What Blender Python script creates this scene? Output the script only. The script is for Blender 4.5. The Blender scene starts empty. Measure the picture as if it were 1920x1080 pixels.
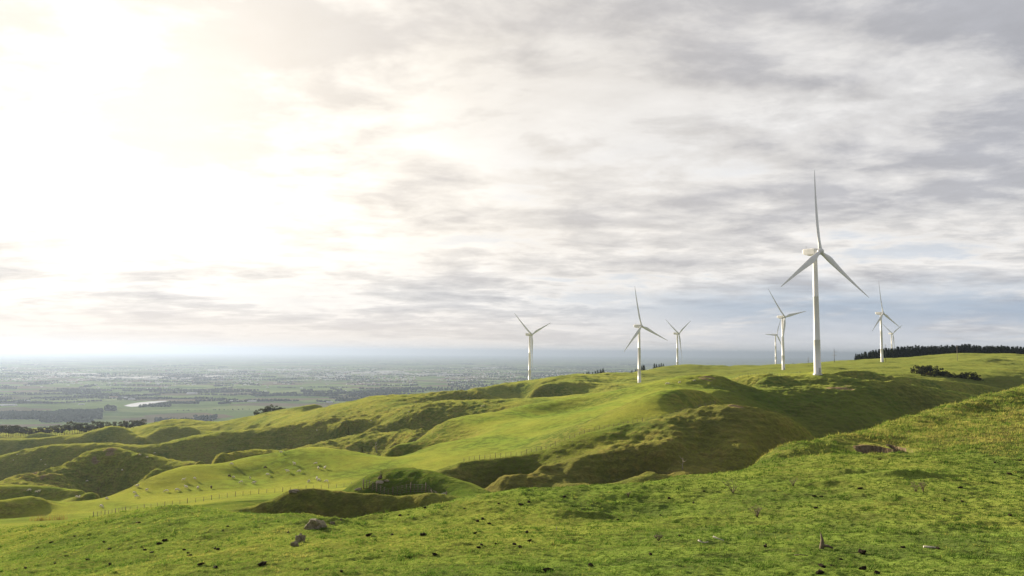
import bpy, bmesh, math, random
import numpy as np
from mathutils import Vector, Matrix
R = math.radians
C = bpy.context.scene.collection
rng = np.random.default_rng(7)
random.seed(7)

# ------------------------------------------------------------------ camera
F = 1507.0
PITCH, ROLL = R(4.55), R(0.43)
_f = np.array([0, math.cos(PITCH), math.sin(PITCH)])
_u0 = np.array([0, -math.sin(PITCH), math.cos(PITCH)])
_r0 = np.array([1.0, 0, 0])
_r = _r0 * math.cos(ROLL) + _u0 * math.sin(ROLL)
_u = -_r0 * math.sin(ROLL) + _u0 * math.cos(ROLL)
cam = bpy.data.cameras.new("camera")
cam.lens = 36 * F / 1920.0
cam.sensor_width = 36
cam.clip_start = 0.1
cam.clip_end = 200000
camo = bpy.data.objects.new("camera", cam)
C.objects.link(camo)
M = Matrix.Identity(4)
for i in range(3):
    M[i][0], M[i][1], M[i][2] = _r[i], _u[i], -_f[i]
camo.matrix_world = M
bpy.context.scene.camera = camo

def P(px, py, d):
    """point of the place seen along a sight line at forward distance d"""
    v = _f + (px - 960) / F * _r + (540 - py) / F * _u
    return v / v[1] * d

# ------------------------------------------------------------------ materials helpers
def new_mat(name):
    m = bpy.data.materials.new(name)
    m.use_nodes = True
    nt = m.node_tree
    nt.nodes.clear()
    return m, nt, nt.nodes, nt.links

def nd(nt, typ, **kw):
    n = nt.nodes.new(typ)
    for k, v in kw.items():
        if k.startswith('i_'):
            key = k[2:]
            n.inputs[int(key) if key.isdigit() else key].default_value = v
        else:
            setattr(n, k, v)
    return n

def mixc(nt, fac, a, b, blend='MIX'):
    n = nt.nodes.new('ShaderNodeMix')
    n.data_type = 'RGBA'
    n.blend_type = blend
    for sock, v in ((n.inputs[0], fac), (n.inputs[6], a), (n.inputs[7], b)):
        if hasattr(v, 'is_output'):
            nt.links.new(v, sock)
        elif isinstance(v, (int, float)):
            sock.default_value = v
        else:
            sock.default_value = (*v, 1) if len(v) == 3 else v
    return n.outputs[2]

def mth(nt, op, a, b=None, c=None, clamp=False):
    n = nt.nodes.new('ShaderNodeMath')
    n.operation = op
    n.use_clamp = clamp
    for i, v in enumerate((a, b, c)):
        if v is None:
            continue
        if hasattr(v, 'is_output'):
            nt.links.new(v, n.inputs[i])
        else:
            n.inputs[i].default_value = v
    return n.outputs[0]

def mrange(nt, v, a, b, c=0.0, d=1.0, smooth=True):
    n = nt.nodes.new('ShaderNodeMapRange')
    n.interpolation_type = 'SMOOTHSTEP' if smooth else 'LINEAR'
    n.clamp = True
    nt.links.new(v, n.inputs[0])
    for i, x in enumerate((a, b, c, d)):
        n.inputs[i + 1].default_value = x
    return n.outputs[0]

def noise(nt, vec, scale, detail=4, rough=0.55, dist=0.0, out=0):
    n = nt.nodes.new('ShaderNodeTexNoise')
    n.inputs['Scale'].default_value = scale
    n.inputs['Detail'].default_value = detail
    n.inputs['Roughness'].default_value = rough
    n.inputs['Distortion'].default_value = dist
    if vec is not None:
        nt.links.new(vec, n.inputs['Vector'])
    return n.outputs[out]

def attr(nt, name):
    n = nt.nodes.new('ShaderNodeAttribute')
    n.attribute_name = name
    return n.outputs['Fac']

# ------------------------------------------------------------------ numpy noise
def pn(x, y, seed=0):
    xi = np.floor(x); yi = np.floor(y)
    fx = x - xi; fy = y - yi
    xi = xi.astype(np.int64); yi = yi.astype(np.int64)
    u = fx * fx * fx * (fx * (fx * 6 - 15) + 10)
    v = fy * fy * fy * (fy * (fy * 6 - 15) + 10)
    def g(ix, iy, dx, dy):
        h = (ix * 374761393 + iy * 668265263 + seed * 974634777) & 0xffffffff
        h = ((h ^ (h >> 13)) * 1274126177) & 0xffffffff
        h = h ^ (h >> 16)
        a = (h & 0xffff) * (2 * math.pi / 65536.0)
        return np.cos(a) * dx + np.sin(a) * dy
    n00 = g(xi, yi, fx, fy); n10 = g(xi + 1, yi, fx - 1, fy)
    n01 = g(xi, yi + 1, fx, fy - 1); n11 = g(xi + 1, yi + 1, fx - 1, fy - 1)
    return 1.5 * ((n00 * (1 - u) + n10 * u) * (1 - v) + (n01 * (1 - u) + n11 * u) * v)

def fbm(x, y, oct=4, seed=0, gain=0.5):
    a, s, t = 1.0, 1.0, 0.0
    for o in range(oct):
        t = t + a * pn(x * s + 17.3 * o, y * s - 9.1 * o, seed + o)
        a *= gain; s *= 2.03
    return t

def sst(a, b, x):
    t = np.clip((x - a) / (b - a), 0, 1)
    return t * t * (3 - 2 * t)
# ------------------------------------------------------------------ terrain: surveyed points, then a thin-plate surface through them
PTS = []
def pt(px, py, d):
    PTS.append(P(px, py, d))
def pts(s, dx=0):
    for t in s.split():
        a = [float(q) for q in t.split(',')]
        pt(*a)
def raw(x, y, z):
    PTS.append(np.array([x, y, z], float))
def ridge(s, hf=0, bf=25, hb=8, bb=25, fa=0, ba=0, sh=0):
    """a crest line; hf/bf: drop in m and slope of the face towards the camera, hb/bb: the same behind"""
    raw_ = [[float(q) for q in t.split(',')] for t in s.split()]
    lst = [raw_[0]]
    for a, b in zip(raw_[:-1], raw_[1:]):
        n = max(1, int(round((b[0] - a[0]) / 30.0)))
        for k in range(1, n + 1):
            lst.append([a[i] + (b[i] - a[i]) * k / n for i in range(3)])
    for a in lst:
        p = P(*a)
        PTS.append(p)
        h0 = np.array([p[0], p[1], 0]); h0 /= np.linalg.norm(h0)
        def turn(v, t):
            c, s_ = math.cos(R(t)), math.sin(R(t)); return np.array([v[0] * c - v[1] * s_, v[0] * s_ + v[1] * c, 0])
        h = turn(h0, fa)
        pf = p
        if sh:                                   # a level shelf in front of the crest before the face falls away
            e_ = P(a[0], a[1] + sh, 1.0)[2]
            pf = P(a[0], a[1] + sh, (p[2] - .15) / e_)
            PTS.append(pf)
        if hf:
            q = pf - h * hf / math.tan(R(bf)); q[2] -= hf; PTS.append(q)
        if hb:
            h = turn(h0, ba)
            q = p + h * hb / math.tan(R(bb)); q[2] -= hb; PTS.append(q)

# hilltop the camera stands on
for x in (-9, -3, 0, 3, 9):
    raw(x, 4, -1.9 - 0.02 * abs(x)); raw(x * 1.5, 11, -3.9 - 0.03 * abs(x))
# near pasture
pts("-450,1085,46 -100,1085,43 200,1085,37 500,1085,32 960,1085,27 1400,1085,26 1920,1085,26 2400,1085,27")
pts("-100,1022,66 0,1020,62 300,1020,50 600,1020,41 960,1010,40 1400,1010,37 1920,1010,37 2400,1010,38")
pts("1700,930,53 1450,940,54 1920,930,52 1200,960,54 960,965,52 760,985,51")
ridge("520,964,60 580,965,60 620,972,59 660,972,58 720,965,58 780,955,59 840,941,61 880,935,62 960,932,65 1080,930,68 1140,926,69 1200,915,70 1240,905,71 1260,898,72 1290,895,73 1320,897,73 1355,891,75 1390,884,77", hb=9, bb=33)
pts("480,983,66 450,985,70 400,990,72")
pts("0,985,122 100,976,146 200,985,108 200,969,160 300,985,92 350,957,140 -450,985,118")
# hill on the right
pts("1500,862,76 1640,851,78 1700,850,78.5 1800,847,79 1920,850,79 2300,850,82")
for s_, cd in ((.40, 92), (.47, 108), (.53, 124), (.59, 140), (.65, 158), (.74, 185), (.95, 230)):
    for d in (84, 91, 100, 112, 126, 142, 165, 195):
        if d < cd * .95:
            raw(s_ * d, d, -9.75 + .10 * (s_ * d - s_ * 78) - .03 * (d - 78))
ridge("1420,868,83 1440,856,85 1480,843,87 1520,830,91 1600,808,100 1680,786,113 1760,766,128 1840,748,143 1920,729,161 2050,698,195", hb=22, bb=26)
# scarp and the fenced mound
ridge("490,950,93 520,936,94 550,924,94 600,922,95 640,925,95 680,927,95 720,930,94 760,934,93 800,938,91", hf=2.2, bf=40, hb=4, bb=28)
pts("450,962,92 430,968,90")
ridge("640,925,117 665,914,119 700,904,121 750,898,121 780,902,121 830,914,119 880,930,114", hf=0, hb=14, bb=28)
pts("690,926,104.5 750,922,104 800,926,102 840,935,99")
# swale with dark lush grass
pts("430,945,160 480,945,148 400,950,152 380,944,178")
# sheep field
pts("250,958,180 360,943,195 480,927,205 600,916,214 660,912,216 720,905,212")
pts("150,945,215 300,918,236 450,892,256 600,882,256 700,882,250 800,885,236 860,872,238 960,855,238 820,865,250")
ridge("200,931,236 260,910,253 320,895,268 400,880,281 440,868,290 480,865,293 520,858,297 560,850,301 610,848,301 650,857,297 710,858,292 745,857,285", hb=18, bb=27)
ridge("-60,950,198 0,940,202 30,934,206 60,930,210", hf=2.4, bf=18, fa=50, hb=2, bb=15)
pts("110,945,213 120,965,190 60,968,178 -100,975,165")
ridge("-60,920,285 0,918,288 60,917,290 110,919,290 150,920,288 185,927,276", hf=1.5, bf=28, hb=14, bb=22)
# mound with the shaded face
ridge("185,842,430 215,838,430 235,842,428 260,850,420 300,858,415 330,863,410 370,868,402", hf=20, bf=33, hb=16, bb=27, sh=4)
ridge("150,854,424 110,873,410 60,890,395 20,900,388 -60,918,370", hf=0, hb=12, bb=25)
pts("30,912,362 90,905,378 120,900,385 60,905,372 0,912,355")
ridge("300,880,366 330,892,345 370,873,362 430,851,382 480,843,390 530,845,384 570,850,372", hf=9, bf=32, hb=12, bb=27, sh=3.5)
# long light crests further left
ridge("-80,872,600 0,857,620 40,847,622 100,836,622 160,834,622 210,833,622 260,837,612 290,836,612 340,825,622 400,815,632 480,808,642 560,795,652 620,786,650 680,781,640", hf=15, bf=33, hb=14, bb=27, sh=7)
ridge("-80,828,850 0,826,850 60,826,852 110,822,852 160,815,852 190,806,860 215,804,862 245,808,852 270,818,835", hf=14, bf=33, hb=10, bb=25, sh=6)
ridge("60,815,960 80,812,965 110,817,960", hf=5, bf=28, hb=8, bb=25)
ridge("290,808,850 320,804,855 350,803,855 390,808,842 420,812,830", hf=7, bf=30, hb=8, bb=25, sh=4)
ridge("280,797,1000 310,793,1005 350,790,1005 395,793,1000 420,791,1000 480,783,1000 520,775,1000 570,772,985 610,769,960", hf=0, hb=25, bb=22)
ridge("400,830,720 440,822,735 470,800,880", hf=6, bf=25, hb=5, bb=20)
pts("0,824,1105 100,819,1120 180,813,1125 270,806,1125 -200,824,1120")
# textured slope, its bump and the knoll behind
ridge("620,768,900 680,763,880 720,760,865 760,755,850 800,748,820 840,740,800 860,735,785 875,733.5,780 890,735,780 910,741,765 930,746,755 960,749,740 1000,752,720", hf=0, hb=25, bb=24)
pts("700,776,720 640,795,600 700,800,570 660,820,540 600,835,520 560,842,505 530,846,480 640,845,475 700,850,440 560,848,440 760,765,700 800,762,690 840,756,690")
ridge("740,787,575 765,781,572 785,777,570 800,783,566 830,792,556", hf=11, bf=33, hb=0)
ridge("690,826,480 730,825,470 765,826,455", hf=6, bf=30, hb=0)
ridge("880,742,760 930,752,740", hf=22, bf=28, hb=0)
pts("900,775,560 860,785,560 950,762,560")
# big smooth green hill
ridge("725,857,330 760,838,343 800,813,362 840,802,371 880,793,376 920,780,381 960,767,386 1000,757,389 1060,747,391 1120,738,392 1160,732,393 1200,726,396 1250,718,401 1290,714,401 1330,711,401 1360,713,397 1385,720,388", hf=0, hb=22, bb=27)
pts("800,840,295 850,828,297 900,815,302 960,795,318 1000,784,346 1050,771,368 1100,761,370 1150,752,345 1200,742,350")
pts("800,852,270 860,840,273 920,825,278 960,816,282 1020,806,283 1100,788,279 1140,780,277")
pts("1080,778,300 1150,762,300 1200,757,305 1230,742,330 1280,735,345 1290,748,310 1320,745,320 1340,730,360 1360,735,345 1240,752,300")
pts("1000,830,250 1100,800,240 1180,788,238 1250,768,245 1300,757,262 1350,752,280")
# brown hill and the gully
ridge("960,858,206 1000,850,209 1030,842,211 1060,828,213 1100,812,214 1150,799,216 1200,790,218 1250,779,220 1290,770,221 1340,762,221", hf=0, hb=1.5, bb=18)
ridge("1370,759,221 1400,762,219 1440,769,220 1480,782,219 1510,802,218 1530,822,217", hf=20, bf=33, hb=22, bb=28, fa=32)
pts("1290,782,212 1330,790,208 1250,800,206")
ridge("870,868,208 895,866,206 925,867,205", hf=9, bf=33, hb=2, bb=15, fa=25)
ridge("1090,853,193 1130,842,195 1160,832,197 1185,836,195", hf=8, bf=34, hb=1.0, bb=12, fa=30)
pts("1230,850,190 1270,860,190 1270,885,182 1330,850,195 1330,880,187 1400,840,193 1000,890,192 950,900,190 1050,880,190 840,890,200 800,893,212 900,925,184 1000,920,180 1100,905,178 1200,892,178")
for px, z, d in ((850, -36, 150), (950, -38, 140), (1050, -39, 135), (1150, -40, 132), (1280, -41, 130), (1400, -40, 140), (1500, -42, 150), (1600, -44, 165), (1700, -47, 210)):
    q = P(px, 900, d); raw(q[0], q[1], z)
# plateau of the tall turbine
pts("1533,702,426 1500,702,432 1565,705,424 1533,699,440")
ridge("1395,703,470 1440,701,456 1480,703,442", hf=0, hb=4, bb=14)
pts("1400,729,400 1440,731,398 1490,732,397 1530,733,397 1570,731,400 1600,728,403 1420,716,425 1470,718,420 1540,722,410 1590,718,412")
ridge("1640,713,420 1690,719,424 1740,727,430 1800,737,436 1850,745,440 1920,760,446 2000,780,450", hf=22, bf=29, hb=6, bb=18, fa=25)
pts("1430,755,366 1480,772,362 1540,775,366 1540,800,348 1600,790,356")
for px, z, d in ((1450, -38, 300), (1550, -42, 290), (1650, -45, 275), (1750, -50, 300), (1900, -56, 310)):
    q = P(px, 800, d); raw(q[0], q[1], z)
ridge("1570,698,478 1585,696,480 1605,695,481 1625,695.5,480 1650,699,475 1665,704,470", hf=3.2, bf=38, hb=3, bb=16)
ridge("1690,706,560 1740,711,572 1800,716,585 1850,722,596 1900,733,606 1960,745,612", hf=9, bf=31, hb=3, bb=10, fa=25)
# far hill on the right
pts("1600,690,900 1650,694,820 1700,690,860 1760,704,700 1820,708,690 1880,712,690 1800,690,800 1880,695,760 1654,680.5,1065 1640,681,1066 1670,681,1064 1600,684,1010 1750,680,960 1796,676,930 1850,682,900 1920,690,860 2050,690,900")
ridge("1500,686,1200 1540,683,1180 1580,680,1170 1620,676,1160 1650,673,1155 1700,668,1150 1750,665,1140 1790,663,1140 1850,666,1150 1920,670,1170 2020,675,1180 2300,680,1200", hf=0, hb=10, bb=6)
pts("1673,676,1880 1800,668,1700 1950,672,1700 2300,690,1800")
pts("1469,695,980 1440,698,900 1400,700,820 1500,693,900 1400,691,1600 1440,687.5,1700 1455,685,1718 1480,685,1690 1350,706,700 1420,707,600 1500,697,640 1550,692,800")
ridge("1350,695,1420 1300,699,1340 1270,700,1324 1240,701,1310 1180,706,1250", hf=0, hb=25, bb=15)
pts("1199,723.5,882 1190,723.5,884 1210,723.5,880 1120,723,900 1060,729,860 1000,736,800 1150,717,950 1250,709,960 1300,706,1000 1230,714,880 1280,711,800")
ridge("1230,706,1010 1270,703,1020 1310,704,1000", hf=7, bf=28, hb=3, bb=12)
ridge("890,729,1000 930,724,1040 960,721,1060 993,719,1065 1050,715,1110 1120,710,1160", hf=0, hb=25, bb=18)
ridge("985,722,1000 1010,724,980 1050,727,930", hf=9, bf=28, hb=0)
# fall to the plain, and the land beside the picture
for s_, z2, z3 in ((-1.05, -240, -345), (-0.62, -240, -345), (-0.4, -225, -345), (-0.2, -200, -345), (0.0, -170, -345), (0.2, -130, -345), (0.4, -75, -345), (0.65, -60, -300), (1.05, -60, -260)):
    raw(s_ * 2200, 2200, z2); raw(s_ * 3400, 3400, z3)
for px, seq in ((-500, ((1080, 46), (985, 120), (945, 210), (925, 285), (915, 380), (865, 620), (830, 850), (824, 1130))),):
    for y_, d_ in seq:
        pt(px, y_, d_)
for px, seq in ((2450, ((1085, 27), (1010, 40), (850, 84), (800, 250), (735, 450), (715, 700))),):
    for y_, d_ in seq:
        pt(px, y_, d_)

CP = np.array(PTS)
S_, V_, E_ = CP[:, 0] / CP[:, 1], np.log(CP[:, 1]), CP[:, 2] / CP[:, 1]
# drop near-coincident points
keep = []
for i in range(len(CP)):
    ok = True
    for j in keep:
        if (S_[i] - S_[j]) ** 2 + (V_[i] - V_[j]) ** 2 < 0.006 ** 2:
            ok = False; break
    if ok:
        keep.append(i)
S_, V_, E_ = S_[keep], V_[keep], E_[keep]
print('survey points', len(S_))
def tps_k(r2):
    return 0.5 * r2 * np.log(r2 + 1e-12)
def tps_fit(s, v, e, lam):
    n = len(s)
    r2 = (s[:, None] - s[None]) ** 2 + (v[:, None] - v[None]) ** 2
    A = np.zeros((n + 3, n + 3))
    A[:n, :n] = tps_k(r2) + lam * np.eye(n)
    A[:n, n:] = np.stack([np.ones(n), s, v], 1)
    A[n:, :n] = A[:n, n:].T
    b = np.zeros(n + 3); b[:n] = e
    return np.linalg.solve(A, b)
W_ = tps_fit(S_, V_, E_, 2e-5)
def tps_eval(s, v):
    s = np.asarray(s).ravel(); v = np.asarray(v).ravel()
    out = np.empty(len(s))
    for i in range(0, len(s), 8000):
        r2 = (s[i:i + 8000, None] - S_) ** 2
        r2 += (v[i:i + 8000, None] - V_) ** 2
        r2 += 1e-12
        k = np.log(r2); k *= r2; k *= 0.5
        out[i:i + 8000] = k @ W_[:-3]
    return out + W_[-3] + W_[-2] * s + W_[-1] * v

def nonuni(knots):
    out = []
    for a, b, n in knots:
        out.append(np.linspace(a, b, n, endpoint=False))
    out.append([knots[-1][1]])
    return np.concatenate(out)
gs = nonuni([(-1.05, -0.68, 60), (-0.68, 0.68, 900), (0.68, 1.05, 60)])
gv = nonuni([(math.log(3.5), math.log(22), 60), (math.log(22), math.log(90), 420), (math.log(90), math.log(1250), 860), (math.log(1250), math.log(3400), 90)])
sc_ = np.linspace(-1.05, 1.05, 250)
def upsample(E, xs, xn):
    h = xs[1] - xs[0]
    t = (xn - xs[0]) / h
    i = np.clip(np.floor(t).astype(int), 0, len(xs) - 2)
    f = t - i
    g = lambda k: E[:, np.clip(i + k, 0, len(xs) - 1)]
    a, b, c, d = g(-1), g(0), g(1), g(2)
    return b + 0.5 * f * (c - a + f * (2 * a - 5 * b + 4 * c - d + f * (3 * (b - c) + d - a)))
ir = np.arange(0, len(gv) + 1, 2.0); ir[-1] = min(ir[-1], len(gv) - 1)
vr = np.interp(ir, np.arange(len(gv)), gv)
E0 = tps_eval(*np.meshgrid(sc_, vr)).reshape(len(vr), len(sc_))
E0 = upsample(E0.T, np.arange(len(ir)) * 2.0, np.arange(len(gv)) * 1.0).T
EG = upsample(E0, sc_, gs)
SG, VG = np.meshgrid(gs, gv)
YG = np.exp(VG); XG = SG * YG; ZG = EG * YG
# kind-of-ground masks, partly painted light and shade, as patches on the land: (px, py, d, radius in m, weight)
def patch(lst):
    m = np.zeros_like(XG)
    for px, py, d, r, w in lst:
        q = P(px, py, d)
        m = np.maximum(m, w * np.exp(-(((XG - q[0]) ** 2 + (YG - q[1]) ** 2) / (r * r)) ** 1.5))
    return m
ROUGH_L = [(640, 800, 560, 130, 1), (700, 780, 640, 120, 1), (600, 840, 500, 60, 1), (700, 840, 450, 60, 1), (840, 745, 760, 60, 1), (200, 845, 430, 30, .8), (80, 895, 390, 50, 1),
           (1370, 800, 212, 28, 1), (1440, 800, 205, 25, 1), (1300, 850, 190, 22, 1), (1160, 850, 190, 18, 1), (1050, 880, 188, 22, .9), (930, 890, 192, 22, .9), (870, 880, 200, 15, .9), (1220, 800, 205, 15, .6),
           (1700, 810, 104, 28, .9), (1900, 780, 122, 34, .9), (1550, 835, 98, 16, .9), (1450, 860, 84, 8, .9), (2100, 740, 120, 30, .9),
           (600, 935, 92, 9, 1), (540, 945, 91, 7, 1), (680, 940, 92, 9, 1), (750, 915, 109, 9, .9),
           (1430, 718, 425, 25, .8), (1400, 712, 440, 30, .8), (1560, 770, 360, 60, .9), (1700, 750, 400, 40, .8), (370, 875, 362, 14, 1), (340, 888, 350, 14, 1), (420, 856, 378, 16, .9), (430, 940, 165, 16, .6)]
BROWN_L = [(1370, 810, 208, 20, .5), (1440, 805, 203, 20, .5), (1330, 850, 193, 18, .4), (1200, 870, 186, 14, .5), (930, 905, 188, 18, .6), (1050, 890, 186, 18, .5), (640, 950, 90, 9, .5),
           (1920, 810, 95, 8, .5), (1600, 825, 96, 6, .4), (1300, 880, 184, 16, .6), (1090, 912, 178, 14, .5), (1480, 820, 196, 12, .7), (1620, 770, 345, 26, .55), (1520, 770, 360, 14, .5), (1480, 790, 350, 12, .45), (1720, 745, 405, 16, .45)]
SOIL_L = [(545, 832, 515, 9, .6), (205, 852, 420, 6, .5), (185, 858, 415, 4, .45), (60, 893, 392, 4, .8), (75, 900, 385, 3.5, .8), (95, 895, 388, 3, .7), (1580, 701, 470, 4, 1), (1572, 704, 465, 4, .9), (1600, 700, 472, 3.5, .7), (1325, 724, 380, 5, .7), (1290, 748, 310, 3, .5), (1380, 775, 217, 2.5, .6), (1590, 729, 402, 7, .5),
          (1560, 730, 401, 6, .4), (1186, 750, 340, 3, .4), (1655, 840, 84, 0.3, 0), (648, 828, 480, 4, .4)]
rough = patch(ROUGH_L); brown = patch(BROWN_L); soil = patch(SOIL_L)
far = sst(430, 700, YG)
rough = np.maximum(rough, 0.5 * far * (1 - .7 * sst(.10, .22, SG)))
rough = np.maximum(rough, .45 * sst(330, 420, YG) * (XG < 0))
brown = np.maximum(brown, .55 * sst(560, 700, YG) * sst(.10, .22, SG))  # cloud shade over the far right hill, painted in as brown
rough *= 0.75 + 0.5 * np.clip(fbm(XG / 22, YG / 22, 3, 5) + .3, 0, 1)
rough = np.clip(rough, 0, 1)
near = 1 - sst(75, 120, YG)
soil = np.clip(soil * (1 + 1.2 * fbm(XG / 5, YG / 5, 3, 15)) , 0, 1)
# relief of the turf: hummocks, slumps and animal tracks
amp = sst(20, 140, YG)
ZG = ZG + amp * 0.5 * fbm(XG / 38, YG / 38, 3, 1) * (0.4 + rough)
h1 = fbm(XG / 5.5, YG / 5.5, 3, 2)
h2 = fbm(XG / 1.7, YG / 1.7, 3, 3)
ZG = ZG + rough * (0.42 * h1 * sst(60, 160, YG) + 0.16 * h1 + 0.10 * h2)
ZG = ZG + near * (0.10 * fbm(XG / 6, YG / 6, 2, 8) + 0.07 * fbm(XG / 1.6, YG / 2.2, 3, 9) + 0.04 * fbm(XG / .5, YG / .5, 2, 10))
ZG = ZG + sst(560, 800, YG) * 2.2 * fbm(XG / 75, YG / 75, 4, 14)
ZG = ZG + rough * sst(250, 400, YG) * (.55 * fbm(XG / 7, YG / 5, 2, 16) + .3 * fbm(XG / 3.2, YG / 3.2, 2, 17))
ZG = ZG + rough * sst(300, 420, YG) * 0.9 * np.abs(fbm(XG / 14, YG / 9, 3, 12))
# stock tracks stepping across the steep faces
_zr = np.gradient(ZG, axis=0) / np.gradient(YG, axis=0)
_zc = np.gradient(ZG, axis=1) / np.gradient(XG, axis=1)
steep = sst(.22, .45, np.hypot(_zr - _zc * SG, _zc)) * sst(80, 130, YG) * (1 - sst(700, 1000, YG))
steep = np.clip(steep + .4 * rough * sst(120, 160, YG), 0, 1)
ZG = ZG + steep * .11 * (1 + sst(250, 450, YG)) * np.sin(ZG * 4.4 / (1 + .8 * sst(250, 450, YG)) + 5 * fbm(XG / 25, YG / 25, 3, 71))
rough = np.maximum(rough, steep * .75)
ZG = ZG + near * .05 * fbm(XG / 5, YG / 1.0, 3, 72)
# the foot of the right-hand hill: a worn lip and a dip behind it
_c = np.interp(XG, [20, 27, 36, 41, 52, 75], [78.5, 78, 79.3, 79.8, 80.5, 82.5]) + .8 * fbm(XG / 7, YG * 0, 2, 73)
_m = sst(21, 27, XG)
ZG = ZG + _m * (.16 * np.exp(-((YG - _c + 2.6) / 1.5) ** 2) - .34 * np.exp(-((YG - _c - .6) / 1.3) ** 2))
ZG = ZG + rough * sst(240, 380, YG) * .9 * fbm(XG / 19, YG / 15, 3, 74)
# slips, hollows and little mounds of the near pasture (px, py, d, rx, ry, dz)
for px, py, d, rx, ry, dz in ((686, 985, 55.5, 1.3, 1.0, -1.15), (668, 982, 56.5, .9, .8, -.5), (640, 978, 57.5, 1.2, .6, -.35), (1585, 884, 64, 2.2, .9, .35), (1690, 889, 62, 2.6, .9, .45), (1560, 905, 59, 3, .8, -.2),
                              (1240, 958, 55, 2.0, .7, .3), (1090, 968, 52, 2.0, .8, .3), (1450, 978, 45, 2.2, .9, -.25), (1500, 985, 44, 1.6, .7, .15), (600, 992, 54, 2.5, 1.0, .3),
                              (425, 962, 100, 2.2, 4, -.9), (300, 1068, 38, 1.0, .6, .18), (1300, 975, 48, 3.2, 1.2, .3), (1560, 980, 45, 3, 1.2, .25)):
    q = P(px, py, d)
    ZG = ZG + dz * np.exp(-((XG - q[0]) / rx) ** 2 - ((YG - q[1]) / ry) ** 2)
# earth slip in the right-hand hill: a bite with a steep bare back wall
for px, rx, back, skew, z0 in ((1674, 2.15, 6.0, 0.0, 0.0), (1718, 0.85, 8.0, .14, -.05)):
    q = P(px, 848, 80.0)
    dd = YG - q[1]
    u = (XG - q[0] - skew * dd) / rx
    bk = back * np.sqrt(np.clip(1 - u * u, 0, 1)) ** .6 + .25 * fbm(XG / .8, YG * 0 + px, 2, 61)
    inside = (np.abs(u) < 1) & (dd > -1.0) & (dd < bk)
    floor_ = q[2] + z0 - .20 * np.clip(dd, -1, 9) - .12
    ZG = np.where(inside, np.minimum(ZG, floor_), ZG)
    wall = (np.abs(u) < 1.05) & (dd > 1.5) & (np.abs(dd - bk) < .75) | inside & (dd > bk - 2.2) & (dd > 2)
    soil = np.maximum(soil, wall * 1.0)
q = P(688, 985, 55)
soil = np.maximum(soil, 0.8 * np.exp(-((XG - q[0] - .9) / .45) ** 2 - ((YG - q[1] - .1) / .6) ** 2))
lush_shade = np.clip(patch([(430, 942, 165, 18, 1), (470, 940, 155, 14, 1), (390, 950, 155, 12, .8), (1100, 835, 215, 12, .5), (1000, 860, 205, 15, .6), (1450, 760, 370, 30, .9), (1550, 760, 375, 40, .8), (1650, 745, 380, 35, .6), (1680, 846, 79.5, 3.2, 1.0), (1400, 745, 350, 30, .6), (850, 935, 98, 4, .8), (760, 912, 108, 8, .8)]), 0, 1)
pale = np.clip(0.8 * fbm(XG / 30, YG / 30, 4, 21) + 0.25 + .35 * sst(-.05, -.3, SG) * sst(120, 200, YG) - .5 * sst(560, 700, YG) * sst(.10, .22, SG) - .45 * (1 - sst(70, 95, YG)) * sst(-.35, .15, SG), 0, 1)  # left yellowed as if backlit, far right and near right dulled as if shaded

lush_shade = np.maximum(lush_shade, .5 * sst(560, 700, YG) * sst(.10, .22, SG))  # dark green adds to the cloud shade painted on the far right hill

def HZ(x, y):
    """height of the land at x, y"""
    s = np.atleast_1d(x) / np.atleast_1d(y); v = np.log(np.atleast_1d(y))
    i = np.clip(np.searchsorted(gv, v) - 1, 0, len(gv) - 2)
    j = np.clip(np.searchsorted(gs, s) - 1, 0, len(gs) - 2)
    fv = (v - gv[i]) / (gv[i + 1] - gv[i]); fs = (s - gs[j]) / (gs[j + 1] - gs[j])
    E = ZG / YG
    e = (E[i, j] * (1 - fs) + E[i, j + 1] * fs) * (1 - fv) + (E[i + 1, j] * (1 - fs) + E[i + 1, j + 1] * fs) * fv
    return e * np.atleast_1d(y)
def hz(x, y):
    return float(HZ(float(x), float(y))[0])
def on(px, d):
    """the spot of land straight under a sight line column at distance d"""
    q = P(px, 700, d)
    return Vector((q[0], q[1], hz(q[0], q[1])))
def hit(px, py, d0=10, d1=2500):
    """where a sight line first meets the land"""
    ds = np.exp(np.linspace(math.log(d0), math.log(d1), 4000))
    v = P(px, py, 1.0)
    z = HZ(v[0] * ds, ds)
    k = np.nonzero(z >= v[2] * ds)[0]
    if len(k) == 0:
        return None
    d = ds[k[0]]
    return Vector((v[0] * d, d, float(z[k[0]])))

def grid_mesh(name, X, Y, Z):
    nr, nc = X.shape
    me = bpy.data.meshes.new(name)
    co = np.stack([X, Y, Z], -1).reshape(-1, 3).astype(np.float32)
    idx = np.arange(nr * nc).reshape(nr, nc)
    f = np.stack([idx[:-1, :-1], idx[:-1, 1:], idx[1:, 1:], idx[1:, :-1]], -1).reshape(-1, 4)
    me.vertices.add(len(co)); me.vertices.foreach_set('co', co.ravel())
    me.loops.add(f.size); me.loops.foreach_set('vertex_index', f.ravel().astype(np.int32))
    me.polygons.add(len(f))
    me.polygons.foreach_set('loop_start', np.arange(0, f.size, 4, dtype=np.int32))
    me.polygons.foreach_set('use_smooth', np.ones(len(f), bool))
    me.update(calc_edges=True)
    return me

def link(name, me, mat=None, parent=None):
    o = bpy.data.objects.new(name, me)
    C.objects.link(o)
    if mat is not None:
        me.materials.clear(); me.materials.append(mat)
    if parent is not None:
        o.parent = parent
    return o

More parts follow.
